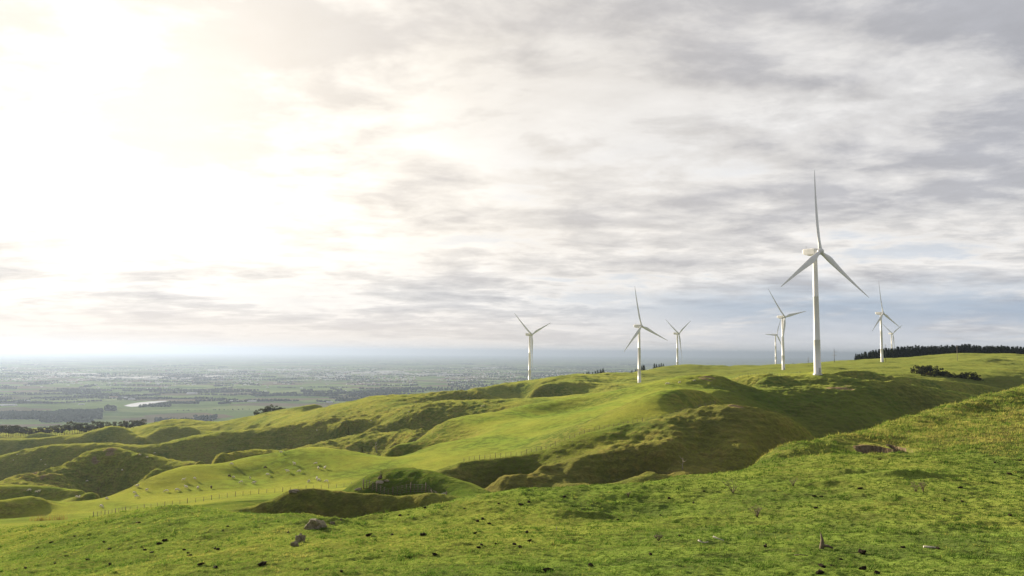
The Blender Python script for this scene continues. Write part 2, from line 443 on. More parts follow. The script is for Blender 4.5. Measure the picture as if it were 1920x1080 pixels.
def grass_mat(name):
    m, nt, N, L = new_mat(name)
    geo = N.new('ShaderNodeNewGeometry')
    pos = geo.outputs['Position']
    ro, br, so, lu, pa = (attr(nt, k) for k in ('rough', 'brown', 'soil', 'lush_shade', 'pale'))
    n_big = noise(nt, pos, 0.045, 5)
    n_mid = noise(nt, pos, 0.35, 6, 0.62)
    n_fin = noise(nt, pos, 2.6, 5, 0.65)
    n_blade = noise(nt, pos, 14.0, 3, 0.7)
    col = mixc(nt, mrange(nt, n_mid, .40, .60), GREEN_D, GREEN)
    col = mixc(nt, mth(nt, 'MULTIPLY', pa, .75), col, GREEN_Y)
    col = mixc(nt, mth(nt, 'MULTIPLY', mrange(nt, n_big, .4, .7), .5), col, GREEN_Y)
    dry = mth(nt, 'MULTIPLY', mrange(nt, n_mid, .46, .62), mth(nt, 'MULTIPLY', ro, .75))
    col = mixc(nt, dry, col, STRAW)
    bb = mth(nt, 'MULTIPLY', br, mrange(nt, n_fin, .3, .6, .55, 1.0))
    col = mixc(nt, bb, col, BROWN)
    col = mixc(nt, mth(nt, 'MULTIPLY', lu, mrange(nt, n_mid, .3, .6, .4, .95)), col, LUSH_SHADE)
    col = mixc(nt, mth(nt, 'MULTIPLY', mrange(nt, n_fin, .35, .7), .35), col, GREEN_D)
    col = mixc(nt, mth(nt, 'MULTIPLY', mrange(nt, n_blade, .45, .75), .28), col, STRAW)
    mot = noise(nt, pos, .9, 6, .7)
    col = mixc(nt, mth(nt, 'MULTIPLY', mrange(nt, mot, .46, .58), mth(nt, 'MULTIPLY_ADD', ro, .62, .12)), col, mixc(nt, n_big, (.045, .06, .022), (.11, .095, .05)))
    soilc = mixc(nt, mrange(nt, n_fin, .35, .65), (.095, .075, .052), (.17, .138, .10))
    col = mixc(nt, mrange(nt, mth(nt, 'ADD', so, mth(nt, 'MULTIPLY', mth(nt, 'SUBTRACT', n_fin, .5), .7)), .35, .6), col, soilc)
    # relief: turf, tussocks and tracks
    z = nd(nt, 'ShaderNodeSeparateXYZ'); L.new(pos, z.inputs[0])
    trk = mth(nt, 'SINE', mth(nt, 'ADD', mth(nt, 'MULTIPLY', z.outputs[2], 4.2), mth(nt, 'MULTIPLY', noise(nt, pos, .12, 3), 14)))
    hgt = mth(nt, 'MULTIPLY_ADD', n_fin, .22, mth(nt, 'MULTIPLY', n_blade, .03))
    hgt = mth(nt, 'ADD', hgt, mth(nt, 'MULTIPLY', n_mid, mth(nt, 'MULTIPLY_ADD', ro, 1.1, .25)))
    hgt = mth(nt, 'ADD', hgt, mth(nt, 'MULTIPLY', trk, mth(nt, 'MULTIPLY', ro, .07)))
    bump = nd(nt, 'ShaderNodeBump', i_Strength=0.8, i_Distance=1.0)
    L.new(hgt, bump.inputs['Height'])
    dif = nd(nt, 'ShaderNodeBsdfDiffuse', i_Roughness=0.6)
    L.new(col, dif.inputs['Color']); L.new(bump.outputs[0], dif.inputs['Normal'])
    she = nd(nt, 'ShaderNodeBsdfSheen', i_Roughness=0.6)
    shc = mixc(nt, 1.0, col, SHEEN, 'MULTIPLY')
    L.new(shc, she.inputs['Color']); L.new(bump.outputs[0], she.inputs['Normal'])
    add = N.new('ShaderNodeAddShader')
    L.new(dif.outputs[0], add.inputs[0]); L.new(she.outputs[0], add.inputs[1])
    out = N.new('ShaderNodeOutputMaterial')
    L.new(add.outputs[0], out.inputs['Surface'])
    return m
GREEN_D, GREEN, GREEN_Y = (.052, .082, .025), (.098, .152, .034), (.175, .19, .045)
STRAW, BROWN, LUSH_SHADE, SHEEN = (.19, .155, .06), (.085, .062, .035), (.030, .065, .012), (1.7, 1.55, .9)
M_GRASS = grass_mat('pasture grass')
me = grid_mesh('hills', XG, YG, ZG)
for k, a in (('rough', rough), ('brown', brown), ('soil', soil), ('lush_shade', lush_shade), ('pale', pale)):
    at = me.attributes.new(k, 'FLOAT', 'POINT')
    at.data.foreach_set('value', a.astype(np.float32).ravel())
hills = link('hills', me, M_GRASS)
hills['kind'] = 'structure'
# ------------------------------------------------------------------ plain to the horizon
PLAIN_Z = -330.0
def plain_mat():
    m, nt, N, L = new_mat('farmland')
    geo = N.new('ShaderNodeNewGeometry')
    pos = geo.outputs['Position']
    mp = nd(nt, 'ShaderNodeMapping'); L.new(pos, mp.inputs[0])
    mp.inputs['Rotation'].default_value = (0, 0, .35)
    mp.inputs['Scale'].default_value = (1 / 420, 1 / 260, 1)
    vor = nd(nt, 'ShaderNodeTexVoronoi', voronoi_dimensions='2D', distance='CHEBYCHEV', i_Scale=1.0, i_Randomness=.8)
    L.new(mp.outputs[0], vor.inputs['Vector'])
    sep = nd(nt, 'ShaderNodeSeparateColor'); L.new(vor.outputs['Color'], sep.inputs[0])
    n1 = noise(nt, pos, .0006, 5)
    n2 = noise(nt, pos, .004, 5)
    col = mixc(nt, sep.outputs[0], (.12, .19, .06), (.26, .32, .12))
    col = mixc(nt, mrange(nt, sep.outputs[1], .7, .8), col, (.20, .17, .11))
    col = mixc(nt, mrange(nt, n1, .5, .66, 0, .5), col, (.07, .09, .05))
    col = mixc(nt, mrange(nt, n2, .5, .7, 0, .35), col, (.07, .085, .045))
    dif = nd(nt, 'ShaderNodeBsdfDiffuse', i_Roughness=.5)
    L.new(col, dif.inputs[0])
    out = N.new('ShaderNodeOutputMaterial'); L.new(dif.outputs[0], out.inputs[0])
    return m
pe = np.array([900., 2000, 4000, 8000, 16000, 32000, 64000])
ps = np.linspace(-1.15, 1.15, 24)
SS, YY = np.meshgrid(ps, pe)
me = grid_mesh('plain', SS * YY, YY, np.full_like(YY, PLAIN_Z))
plain = link('plain', me, plain_mat()); plain['kind'] = 'structure'

# ------------------------------------------------------------------ light and sky
SUN_AZ, SUN_EL = R(-41), R(12.5)
sd = Vector((math.sin(SUN_AZ) * math.cos(SUN_EL), math.cos(SUN_AZ) * math.cos(SUN_EL), math.sin(SUN_EL)))
sl = bpy.data.lights.new('sun', 'SUN'); sl.energy = 5.0; sl.angle = R(.6); sl.color = (1.0, .87, .68)
so_ = bpy.data.objects.new('sun', sl); C.objects.link(so_)
so_.rotation_euler = sd.to_track_quat('Z', 'Y').to_euler()

w = bpy.data.worlds.new("World"); bpy.context.scene.world = w; w.use_nodes = True
nt = w.node_tree; nt.nodes.clear(); L = nt.links
tc = nd(nt, 'ShaderNodeTexCoord')
dirv = nd(nt, 'ShaderNodeVectorMath', operation='NORMALIZE'); L.new(tc.outputs['Generated'], dirv.inputs[0])
dv = dirv.outputs[0]
sx = nd(nt, 'ShaderNodeSeparateXYZ'); L.new(dv, sx.inputs[0])
zc = mth(nt, 'MAXIMUM', sx.outputs[2], 0.0)
den = mth(nt, 'ADD', zc, 0.13)
comb = nd(nt, 'ShaderNodeCombineXYZ')
L.new(mth(nt, 'DIVIDE', sx.outputs[0], den), comb.inputs[0]); L.new(mth(nt, 'DIVIDE', sx.outputs[1], den), comb.inputs[1])
cp = comb.outputs[0]                     # position on the cloud ceiling
def cmap(loc, rot, scl):
    mp = nd(nt, 'ShaderNodeMapping'); L.new(cp, mp.inputs[0])
    mp.inputs['Location'].default_value = loc; mp.inputs['Rotation'].default_value = rot; mp.inputs['Scale'].default_value = scl
    return mp.outputs[0]
sky = nd(nt, 'ShaderNodeTexSky', sky_type='NISHITA', sun_disc=False, sun_elevation=SUN_EL, sun_rotation=SUN_AZ, altitude=300.0, dust_density=1.5)
skyc = mixc(nt, 1.0, sky.outputs[0], (.085, .085, .085), 'MULTIPLY')
sk = nd(nt, 'ShaderNodeVectorMath', operation='DOT_PRODUCT'); L.new(dv, sk.inputs[0])
ga, ge = R(-27), R(13)
sk.inputs[1].default_value = (math.sin(ga) * math.cos(ge), math.cos(ga) * math.cos(ge), math.sin(ge))
ang = mth(nt, 'ARCCOSINE', mth(nt, 'MINIMUM', sk.outputs['Value'], .99999))       # radians from the glowing patch of cloud
glow = mth(nt, 'POWER', 2.718, mth(nt, 'MULTIPLY', mth(nt, 'MULTIPLY', ang, ang), -1 / (2 * .21 ** 2)))
wide = mth(nt, 'POWER', 2.718, mth(nt, 'MULTIPLY', mth(nt, 'MULTIPLY', ang, ang), -1 / (2 * .50 ** 2)))
def layer(off):
    """thickness of the cloud deck over a spot of the ceiling"""
    o = (off[0], off[1], 0)
    a = noise(nt, cmap((3.4 + o[0], 1.2 + o[1], 0), (0, 0, .45), (.92, 1.1, 1)), 1.0, 6, .55, .3)
    b = noise(nt, cmap((7.3 + o[0] * 2, 2.2 + o[1] * 2, 4), (0, 0, -.12), (2.9, 3.6, 1)), 1.0, 8, .62, .2)
    return mth(nt, 'ADD', mth(nt, 'MULTIPLY', a, .62), mth(nt, 'MULTIPLY', b, .38)), a, b
T0, big, fine = layer((0, 0))
T1, _, _ = layer((-.10, .12))
edge = mth(nt, 'SUBTRACT', T1, T0)          # thinner towards the sun: that side of a cloud is lit
tk = mrange(nt, T0, .41, .59, smooth=False)
elg = mrange(nt, zc, .10, .40)              # the deck is thicker higher up, away from the sun
tk = mth(nt, 'ADD', mth(nt, 'MULTIPLY', tk, .9), mth(nt, 'MULTIPLY_ADD', elg, .60, -.15), clamp=True)
cc = mixc(nt, mrange(nt, tk, 0, .5), (.80, .775, .75), (.575, .575, .585))
cc = mixc(nt, mrange(nt, tk, .4, 1.0), cc, (.375, .39, .435))
lit = mth(nt, 'MULTIPLY_ADD', mrange(nt, edge, -.11, .11, -1, 1, smooth=False), .12, 1.0)
cc = mixc(nt, 1.0, cc, lit, 'MULTIPLY')
over = mth(nt, 'MAXIMUM', mrange(nt, zc, .45, .75), mth(nt, 'MULTIPLY', mrange(nt, sx.outputs[1], .25, -.35), .9))   # unseen heavy cloud overhead and behind, added to dim the fill light
cc = mixc(nt, over, cc, (.36, .365, .39))
gap = mth(nt, 'MULTIPLY', mrange(nt, T0, .49, .39), mrange(nt, zc, .36, .12))
low = mrange(nt, mth(nt, 'ADD', zc, mth(nt, 'MULTIPLY_ADD', fine, .06, -.03)), .10, .045)
azr = mth(nt, 'DIVIDE', sx.outputs[0], mth(nt, 'MAXIMUM', sx.outputs[1], .05))
low = mth(nt, 'MULTIPLY', low, mrange(nt, azr, -.05, .30, .15, 1))
blue = mixc(nt, .75, skyc, (.29, .41, .60))
hor = mixc(nt, mrange(nt, zc, .0, .06), (.60, .64, .70), blue)
hole = mth(nt, 'MAXIMUM', mth(nt, 'MULTIPLY', gap, .5), mth(nt, 'MULTIPLY', low, .85))
wisp = mrange(nt, noise(nt, cmap((1, 5, 0), (0, 0, 0), (.7, .55, 1)), 1.0, 8, .62, .3), .52, .64)
hole = mth(nt, 'MULTIPLY', hole, mth(nt, 'MULTIPLY_ADD', wisp, -.7, 1.0))
hole = mth(nt, 'MULTIPLY', hole, mth(nt, 'SUBTRACT', 1.0, over))
cs = mixc(nt, hole, cc, hor)
warm = mixc(nt, mth(nt, 'MULTIPLY', wide, mrange(nt, zc, .07, .0, 0, .9)), cs, (.86, .74, .62))
warm = mixc(nt, mth(nt, 'MULTIPLY', wide, mrange(nt, zc, .0, .15, 0, .8)), warm, mixc(nt, .55, warm, (.95, .83, .66)))
addg = nd(nt, 'ShaderNodeVectorMath', operation='SCALE'); addg.inputs[0].default_value = (1.0, .91, .76)
gs_ = mth(nt, 'MULTIPLY', glow, mth(nt, 'MULTIPLY_ADD', tk, -.45, .80))
gs_ = mth(nt, 'MULTIPLY', gs_, mrange(nt, zc, .0, .20, .0, 1))
L.new(gs_, addg.inputs['Scale'])
tot = nd(nt, 'ShaderNodeVectorMath', operation='ADD'); L.new(warm, tot.inputs[0]); L.new(addg.outputs[0], tot.inputs[1])
bg = nd(nt, 'ShaderNodeBackground', i_Strength=.45); L.new(tot.outputs[0], bg.inputs[0])
wo = nd(nt, 'ShaderNodeOutputWorld'); L.new(bg.outputs[0], wo.inputs[0])

# ------------------------------------------------------------------ haze
hb = bpy.data.meshes.new('haze'); bm = bmesh.new(); bmesh.ops.create_cube(bm, size=1.0); bm.to_mesh(hb); bm.free()
m, nt2, N2, L2 = new_mat('haze')
pv = nd(nt2, 'ShaderNodeVolumePrincipled'); pv.inputs['Density'].default_value = HAZE if 'HAZE' in globals() else 5e-5
pv.inputs['Color'].default_value = (.215, .265, .36, 1); pv.inputs['Anisotropy'].default_value = .47
L2.new(pv.outputs[0], N2.new('ShaderNodeOutputMaterial').inputs['Volume'])
hz_o = link('haze', hb, m)
hz_o.scale = (150000, 66000, 480); hz_o.location = (0, 32500, -107)
hz_o['kind'] = 'stuff'

scn = bpy.context.scene
scn.view_settings.view_transform = 'Standard'; scn.view_settings.look = 'None'
scn.view_settings.exposure = 1.42; scn.view_settings.gamma = 1.0
scn.cycles.max_bounces = 5; scn.cycles.diffuse_bounces = 2; scn.cycles.glossy_bounces = 2; scn.cycles.transmission_bounces = 3; scn.cycles.volume_bounces = 1; scn.cycles.transparent_max_bounces = 6
scn.cycles.use_denoising = True
# ------------------------------------------------------------------ building blocks
def tag(o, label, cat, group=None):
    o['label'] = label; o['category'] = cat
    if group:
        o['group'] = group
    return o
def thing(name, loc, label, cat, group=None, rz=0.0):
    o = bpy.data.objects.new(name, None); C.objects.link(o)
    o.empty_display_size = .2
    o.location = loc; o.rotation_euler = (0, 0, rz)
    return tag(o, label, cat, group)
def dup(root, loc, rz, scale=1.0, label=None, group=None):
    r = root.copy(); C.objects.link(r)
    r.location = loc; r.rotation_euler = (0, 0, rz)
    r.scale = scale if hasattr(scale, '__len__') else (scale,) * 3
    if label: r['label'] = label
    if group: r['group'] = group
    for ch in list(root.children):
        c = ch.copy(); C.objects.link(c); c.parent = r
        for g in list(ch.children):
            d = g.copy(); C.objects.link(d); d.parent = c
    return r
class MB:
    def __init__(s):
        s.v = []; s.f = []; s.sm = []
    def add(s, vs, fs, smooth=False):
        n = len(s.v)
        s.v += [tuple(map(float, p)) for p in vs]
        s.f += [tuple(n + i for i in f) for f in fs]
        s.sm += [smooth] * len(fs)
    def tube(s, pts, rad, n=8, smooth=True, cap=True):
        pts = [Vector(p) for p in pts]
        if not hasattr(rad, '__len__'): rad = [rad] * len(pts)
        vs = []; fs = []
        ref = Vector((0, 0, 1))
        for i, p in enumerate(pts):
            t = (pts[min(i + 1, len(pts) - 1)] - pts[max(i - 1, 0)]).normalized()
            if abs(t.dot(ref)) > .95: r_ = Vector((1, 0, 0))
            else: r_ = ref
            a = t.cross(r_).normalized(); b = a.cross(t).normalized()
            for k in range(n):
                q = 2 * math.pi * k / n
                vs.append(p + (a * math.cos(q) + b * math.sin(q)) * rad[i])
        for i in range(len(pts) - 1):
            for k in range(n):
                fs.append((i * n + k, i * n + (k + 1) % n, (i + 1) * n + (k + 1) % n, (i + 1) * n + k))
        if cap:
            fs.append(tuple(range(n)))
            fs.append(tuple(reversed(range((len(pts) - 1) * n, len(pts) * n))))
        s.add(vs, fs, smooth)
    def box(s, x0, x1, y0, y1, z0, z1):
        vs = [(x, y, z) for z in (z0, z1) for y in (y0, y1) for x in (x0, x1)]
        s.add(vs, [(0, 2, 3, 1), (4, 5, 7, 6), (0, 1, 5, 4), (2, 6, 7, 3), (0, 4, 6, 2), (1, 3, 7, 5)])
    def mesh(s, name):
        me = bpy.data.meshes.new(name)
        me.from_pydata(s.v, [], s.f)
        me.polygons.foreach_set('use_smooth', s.sm)
        bm = bmesh.new(); bm.from_mesh(me)
        bmesh.ops.recalc_face_normals(bm, faces=bm.faces); bm.to_mesh(me); bm.free()
        me.update()
        return me
    def build(s, name, mat, parent=None):
        return link(name, s.mesh(name), mat, parent)

def tri_mesh(name, tris, cols=None):
    """tris: (n, 3, 3) array of loose triangles"""
    n = len(tris)
    me = bpy.data.meshes.new(name)
    me.vertices.add(n * 3); me.vertices.foreach_set('co', tris.astype(np.float32).ravel())
    me.loops.add(n * 3); me.loops.foreach_set('vertex_index', np.arange(n * 3, dtype=np.int32))
    me.polygons.add(n); me.polygons.foreach_set('loop_start', np.arange(0, n * 3, 3, dtype=np.int32))
    me.update(calc_edges=True)
    if cols is not None:
        at = me.attributes.new('tint', 'FLOAT', 'POINT')
        at.data.foreach_set('value', np.repeat(cols, 3).astype(np.float32))
    return me

def plain_paint(name, col, rough=.5, spec=.3, var=.12, scale=2.0, metal=0.0, dirt=None, bump=0.0):
    m, nt, N, L = new_mat(name)
    b = nd(nt, 'ShaderNodeBsdfPrincipled', i_Roughness=rough, i_Metallic=metal)
    b.inputs['Specular IOR Level'].default_value = spec
    tcn = nd(nt, 'ShaderNodeTexCoord')
    n = noise(nt, tcn.outputs['Object'], scale, 5, .6)
    c2 = dirt or tuple(x * (1 - var * 2) for x in col)
    L.new(mixc(nt, mrange(nt, n, .35, .75), col, c2), b.inputs['Base Color'])
    if bump:
        bp = nd(nt, 'ShaderNodeBump', i_Strength=.9, i_Distance=bump)
        L.new(noise(nt, tcn.outputs['Object'], scale * 2.5, 6, .65), bp.inputs['Height']); L.new(bp.outputs[0], b.inputs['Normal'])
    L.new(b.outputs[0], N.new('ShaderNodeOutputMaterial').inputs[0])
    return m
def leaf_mat(name, a, b, trans=.35, spread=.25):
    m, nt, N, L = new_mat(name)
    oi = nd(nt, 'ShaderNodeObjectInfo')
    t = attr(nt, 'tint')
    f = mth(nt, 'MULTIPLY_ADD', oi.outputs['Random'], spread, mth(nt, 'MULTIPLY', t, 1 - spread), clamp=True)
    col = mixc(nt, f, a, b)
    d = nd(nt, 'ShaderNodeBsdfDiffuse', i_Roughness=.6); tr = nd(nt, 'ShaderNodeBsdfTranslucent')
    L.new(col, d.inputs[0]); L.new(mixc(nt, 1.0, col, (1.25, 1.15, .6), 'MULTIPLY'), tr.inputs[0])
    mx = nd(nt, 'ShaderNodeMixShader'); mx.inputs[0].default_value = trans
    L.new(d.outputs[0], mx.inputs[1]); L.new(tr.outputs[0], mx.inputs[2])
    L.new(mx.outputs[0], N.new('ShaderNodeOutputMaterial').inputs[0])
    return m
M_WHITE = plain_paint('turbine paint', (.70, .69, .67), .38, .4, .05, .15)
M_BLADE = plain_paint('blade gelcoat', (.72, .72, .71), .35, .4, .06, .2)
M_DARKMETAL = plain_paint('dark metal', (.12, .12, .125), .5, .4)
M_GALV = plain_paint('galvanised steel', (.42, .43, .44), .45, .4, .1, 4, .3)
M_POST = plain_paint('weathered timber', (.16, .125, .095), .85, .15, .25, 6)
M_POLE = plain_paint('pole timber', (.30, .27, .22), .8, .15, .2, 3)
M_WIRE = plain_paint('fence wire', (.24, .24, .24), .5, .4, .1, 4, .5)
M_BARK = plain_paint('bark', (.13, .10, .08), .9, .1, .3, 3)
M_DEAD = plain_paint('bleached dead wood', (.33, .29, .24), .85, .15, .25, 8)
M_TWIG = plain_paint('dead stalks', (.17, .135, .10), .9, .1, .25, 8)
M_BONE = plain_paint('bleached stick', (.62, .56, .47), .8, .15, .2, 9)
M_ROCK = plain_paint('grey rock', (.36, .31, .23), .95, .1, .3, 2.2, dirt=(.17, .15, .10), bump=.25)
M_CLOD = plain_paint('dark earth clod', (.06, .047, .032), .95, .05, .25, 5, bump=.3)
M_WOOL = plain_paint('fleece', (.66, .60, .50), .95, .05, .12, 6)
M_WOOLD = plain_paint('dark fleece', (.10, .075, .06), .95, .05, .12, 6)
M_FACE = plain_paint('sheep face', (.48, .42, .36), .9, .1, .15, 12)

# ------------------------------------------------------------------ wind turbines
HUBZ, OVER = 65.0, 3.3
def blade_mesh():
    st = [(1.1, 1.9, 1.0, 0), (2.2, 1.9, 1.0, 0), (4.0, 2.3, .72, 20), (6.5, 3.1, .44, 17), (9.5, 3.5, .32, 13), (14, 3.05, .26, 9), (20, 2.45, .22, 6), (28, 1.75, .19, 3), (36, 1.15, .17, 1), (41, .75, .16, 0), (44, .42, .16, 0), (45, .10, .2, 0)]
    n = 16; vs = []; fs = []
    for r, c, th, tw in st:
        round_ = min(1, max(0, (th - .3) / .7))
        t = R(tw)
        for k in range(n):
            a = 2 * math.pi * k / n
            x = math.cos(a) * .5
            y = math.sin(a) * .5 * th * (1 - (1 - round_) * .55 * (.5 - x))
            x = x * c - (1 - round_) * .18 * c
            y = y * c
            X = x * math.cos(t) - y * math.sin(t); Y = x * math.sin(t) + y * math.cos(t)
            vs.append((X, Y - 1.6 * (r / 45) ** 2.2, r))
    for i in range(len(st) - 1):
        for k in range(n):
            fs.append((i * n + k, i * n + (k + 1) % n, (i + 1) * n + (k + 1) % n, (i + 1) * n + k))
    fs.append(tuple(range(n))); fs.append(tuple((len(st) - 1) * n + k for k in reversed(range(n))))
    b = MB(); b.add(vs, fs, True); return b.mesh('blade')
def tower_mesh():
    b = MB()
    zs = [-1.0, 0, .35, .36, 18, 18.05, 18.35, 18.4, 41, 41.05, 41.3, 41.35, 62.4, 63.0]
    def rad(z): return 1.9 - (1.9 - 1.12) * max(0, z) / 63.0
    rs = [2.3, 2.3, 2.3, rad(0), rad(18), rad(18) + .03, rad(18) + .03, rad(18.4), rad(41), rad(41) + .03, rad(41) + .03, rad(41.3), rad(62), 1.45]
    b.tube([(0, 0, z) for z in zs], rs, 40)
    return b.mesh('tower')
def nacelle_mesh():
    # rounded box with a sloping underside at the tail; y runs from the rotor (-) to the tail (+)
    sec = [(-2.2, 1.15, 1.25, 1.25), (-1.9, 1.5, 1.55, 1.6), (-.5, 1.75, 1.75, 1.95), (3.5, 1.75, 1.75, 2.05), (5.4, 1.7, 1.2, 2.05), (6.4, 1.6, .55, 2.0), (6.8, 1.3, .2, 1.6)]
    b = MB(); vs = []; fs = []; n = 20
    for y, hw, dn, up in sec:
        for k in range(n):
            a = 2 * math.pi * (k + .5) / n
            c, s = math.cos(a), math.sin(a)
            e = .28
            x = hw * math.copysign(abs(c) ** e, c)
            z = (up if s > 0 else dn) * math.copysign(abs(s) ** e, s)
            vs.append((x, y, HUBZ + z))
    for i in range(len(sec) - 1):
        for k in range(n):
            fs.append((i * n + k, i * n + (k + 1) % n, (i + 1) * n + (k + 1) % n, (i + 1) * n + k))
    fs.append(tuple(range(n))); fs.append(tuple((len(sec) - 1) * n + k for k in reversed(range(n))))
    b.add(vs, fs, False); return b.mesh('nacelle')
def hub_mesh():
    b = MB()
    ys = [1.3, 1.1, .4, -.4, -1.0, -1.5, -1.85, -2.0]; rs = [1.2, 1.5, 1.72, 1.7, 1.45, 1.0, .5, .06]
    b.tube([(0, y, 0) for y in ys], rs, 28); return b.mesh('hub')
T_MESH = dict(blade=blade_mesh(), tower=tower_mesh(), nacelle=nacelle_mesh(), hub=hub_mesh())
b = MB(); b.box(-.48, .48, -1.95, -1.78, 1.3, 3.5); T_MESH['door'] = b.mesh('door')
b = MB()
for k in range(6): b.box(-.55, .55, -2.15 - .24 * k, -1.93 - .24 * k, 1.12 - .2 * k, 1.17 - .2 * k)
for s in (-.6, .6):
    b.tube([(s, -1.94, 1.15), (s, -3.4, -.1)], .05, 6); b.tube([(s, -1.94, 2.15), (s, -2.3, 2.05), (s, -3.4, .95), (s, -3.4, -.1)], .03, 6)
T_MESH['stairs'] = b.mesh('stairs')
b = MB()
b.tube([(0, 5.2, HUBZ + 1.9), (0, 5.2, HUBZ + 3.6)], .06, 6)
b.tube([(-.7, 5.2, HUBZ + 3.3), (.7, 5.2, HUBZ + 3.3)], .05, 6)
T_MESH['wind_vane'] = b.mesh('wind_vane')
def turbine(px, py, d, psi, th, label):
    q = P(px, py, d)
    base = Vector((q[0], q[1], min(q[2], hz(q[0], q[1]) + .1)))
    v = Vector((q[0], q[1], 0)).normalized(); r = Vector((v.y, -v.x, 0))
    a = -v * math.cos(R(psi)) + r * math.sin(R(psi))
    t = thing('wind_turbine', base, label, 'wind turbine', 'white three-bladed wind turbines along the ridge', math.atan2(a.x, -a.y))
    tw = link('tower', T_MESH['tower'], M_WHITE, t)
    dr = link('door', T_MESH['door'], M_GALV, tw); st = link('stairs', T_MESH['stairs'], M_GALV, tw)
    for o in (dr, st): o.rotation_euler = (0, 0, R(-18))
    nc = link('nacelle', T_MESH['nacelle'], M_WHITE, t); link('wind_vane', T_MESH['wind_vane'], M_DARKMETAL, nc)
    Mr = Matrix.Translation((0, -OVER, HUBZ)) @ Matrix.Rotation(R(-6), 4, 'X')
    h = link('hub', T_MESH['hub'], M_BLADE, t); h.matrix_local = Mr
    for k in range(3):
        bl = link('blade', T_MESH['blade'], M_BLADE, t)
        bl.matrix_local = Mr @ Matrix.Rotation(R(th + 120 * k), 4, 'Y')
    return t
turbine(1533, 702, 426, 56, 1.5, 'largest wind turbine, white, standing on the grassy knoll with one blade straight up')
turbine(993, 719, 1065, 51, -52, 'white wind turbine standing alone beyond the low shrubs, nearest the city side of the ridge')
turbine(1199, 723, 882, 50, -9.5, 'white wind turbine rising behind the crest of the smooth green hill')
turbine(1270.5, 700, 1324, 58, -60, 'small white wind turbine with a blade hanging straight down, just behind the smooth hill turbine')
turbine(1469, 695, 980, 55, -41, 'mid-sized white wind turbine close beside the largest one, overlapping a smaller turbine')
turbine(1455, 685, 1718, 56, 30, 'tiny white wind turbine half hidden behind a nearer turbine beside the largest one')
turbine(1654, 680, 1065, 62, -4, 'white wind turbine on the far pasture in front of the dark conifer plantation')
turbine(1673, 678, 1880, 56, -58, 'distant white wind turbine whose foot is hidden behind the dark conifer plantation')
# ------------------------------------------------------------------ trees and shrubs
def rnd_dirs(n):
    v = rng.normal(size=(n, 3)); return v / np.linalg.norm(v, axis=1, keepdims=True)
def leaf_tris(cen, size, flat=0.0):
    n = len(cen)
    a = rnd_dirs(n); b = rnd_dirs(n)
    b = np.cross(a, b); b /= np.linalg.norm(b, axis=1, keepdims=True) + 1e-9
    a[:, 2] *= 1 - flat; b[:, 2] *= 1 - flat
    s = (size * rng.uniform(.6, 1.3, n))[:, None]
    return np.stack([cen + a * s, cen - .5 * a * s + .8 * b * s, cen - .5 * a * s - .8 * b * s], 1)
def broad_crown(h0, h1, rad, nclump, nleaf, leaf, squash=1.0):
    cs = []
    for _ in range(nclump):
        t = rng.uniform(0, 1); ang = rng.uniform(0, 2 * math.pi)
        rr = rad * math.sqrt(rng.uniform(.05, 1)) * (1 - .35 * t)
        c = np.array([rr * math.cos(ang), rr * math.sin(ang), h0 + (h1 - h0) * (t * (1 - .35 * (rr / rad) ** 2))])
        cr = rad * rng.uniform(.28, .5)
        v = rnd_dirs(nleaf) * (cr * rng.uniform(.65, 1.0, nleaf) ** .5)[:, None]
        v[:, 2] *= .75 * squash
        cs.append((c + v, rng.uniform(0, 1)))
    cen = np.concatenate([c for c, _ in cs]); tint = np.concatenate([np.full(len(c), t) for c, t in cs])
    tint = np.clip(tint * .7 + rng.uniform(0, .3, len(tint)), 0, 1)
    return leaf_tris(cen, leaf), tint
def conifer_crown(h0, h1, rad, lay, nb, leaf):
    T = []; tn = []
    for i in range(lay):
        t = i / (lay - 1)
        z = h0 + (h1 - h0) * t
        r = rad * (1 - t) ** .8 * (1 - .35 * max(0, .15 - t) / .15) + .12
        k = max(4, int(nb * (1 - .7 * t)))
        a0 = rng.uniform(0, 6.28)
        for j in range(k):
            a = a0 + 2 * math.pi * j / k + rng.uniform(-.25, .25)
            L_ = r * rng.uniform(.7, 1.15)
            for q in (.35, .65, 1.0):
                c = np.array([[math.cos(a) * L_ * q, math.sin(a) * L_ * q, z - .22 * L_ * q + rng.uniform(-.2, .2)]])
                T.append(leaf_tris(np.repeat(c, 2, 0), leaf * (1.15 - .4 * q), .4)); tn += [rng.uniform(0, 1)] * 2
    c = np.array([[0, 0, h1 + leaf * .3]]); tip = np.array([[[0, 0, h1 + leaf * 1.5], [-.12, 0, h1 - .4], [.12, 0, h1 - .4]]])
    T.append(tip); tn.append(.5)
    return np.concatenate(T), np.array(tn)
def trunk_mesh(h, r, limbs=5, h0=None, spread=1.5):
    b = MB()
    x = y = 0; p = []
    for i in range(6):
        p.append((x, y, h * i / 5 - (.6 if i == 0 else 0))); x += random.uniform(-.12, .12); y += random.uniform(-.12, .12)
    b.tube(p, [r * (1 - .8 * i / 5) for i in range(6)], 7)
    for i in range(limbs):
        z = (h0 or h * .5) + (h - (h0 or h * .5)) * random.uniform(0, .7); a = random.uniform(0, 6.28); l = spread * random.uniform(.6, 1.1)
        b.tube([(0, 0, z), (math.cos(a) * l * .5, math.sin(a) * l * .5, z + l * .3), (math.cos(a) * l, math.sin(a) * l, z + l * .7)], [r * .4, r * .25, r * .08], 5)
    return b.mesh('trunk')
M_PINE = leaf_mat('pine needles', (.03, .04, .018), (.09, .085, .04), .25)
M_CON = leaf_mat('plantation needles', (.022, .036, .024), (.05, .068, .038), .15)
M_SHRUB = leaf_mat('scrub leaves', (.03, .042, .022), (.085, .09, .045), .25)
M_SCRUB2 = leaf_mat('yellowish scrub', (.05, .05, .018), (.10, .085, .03), .2)
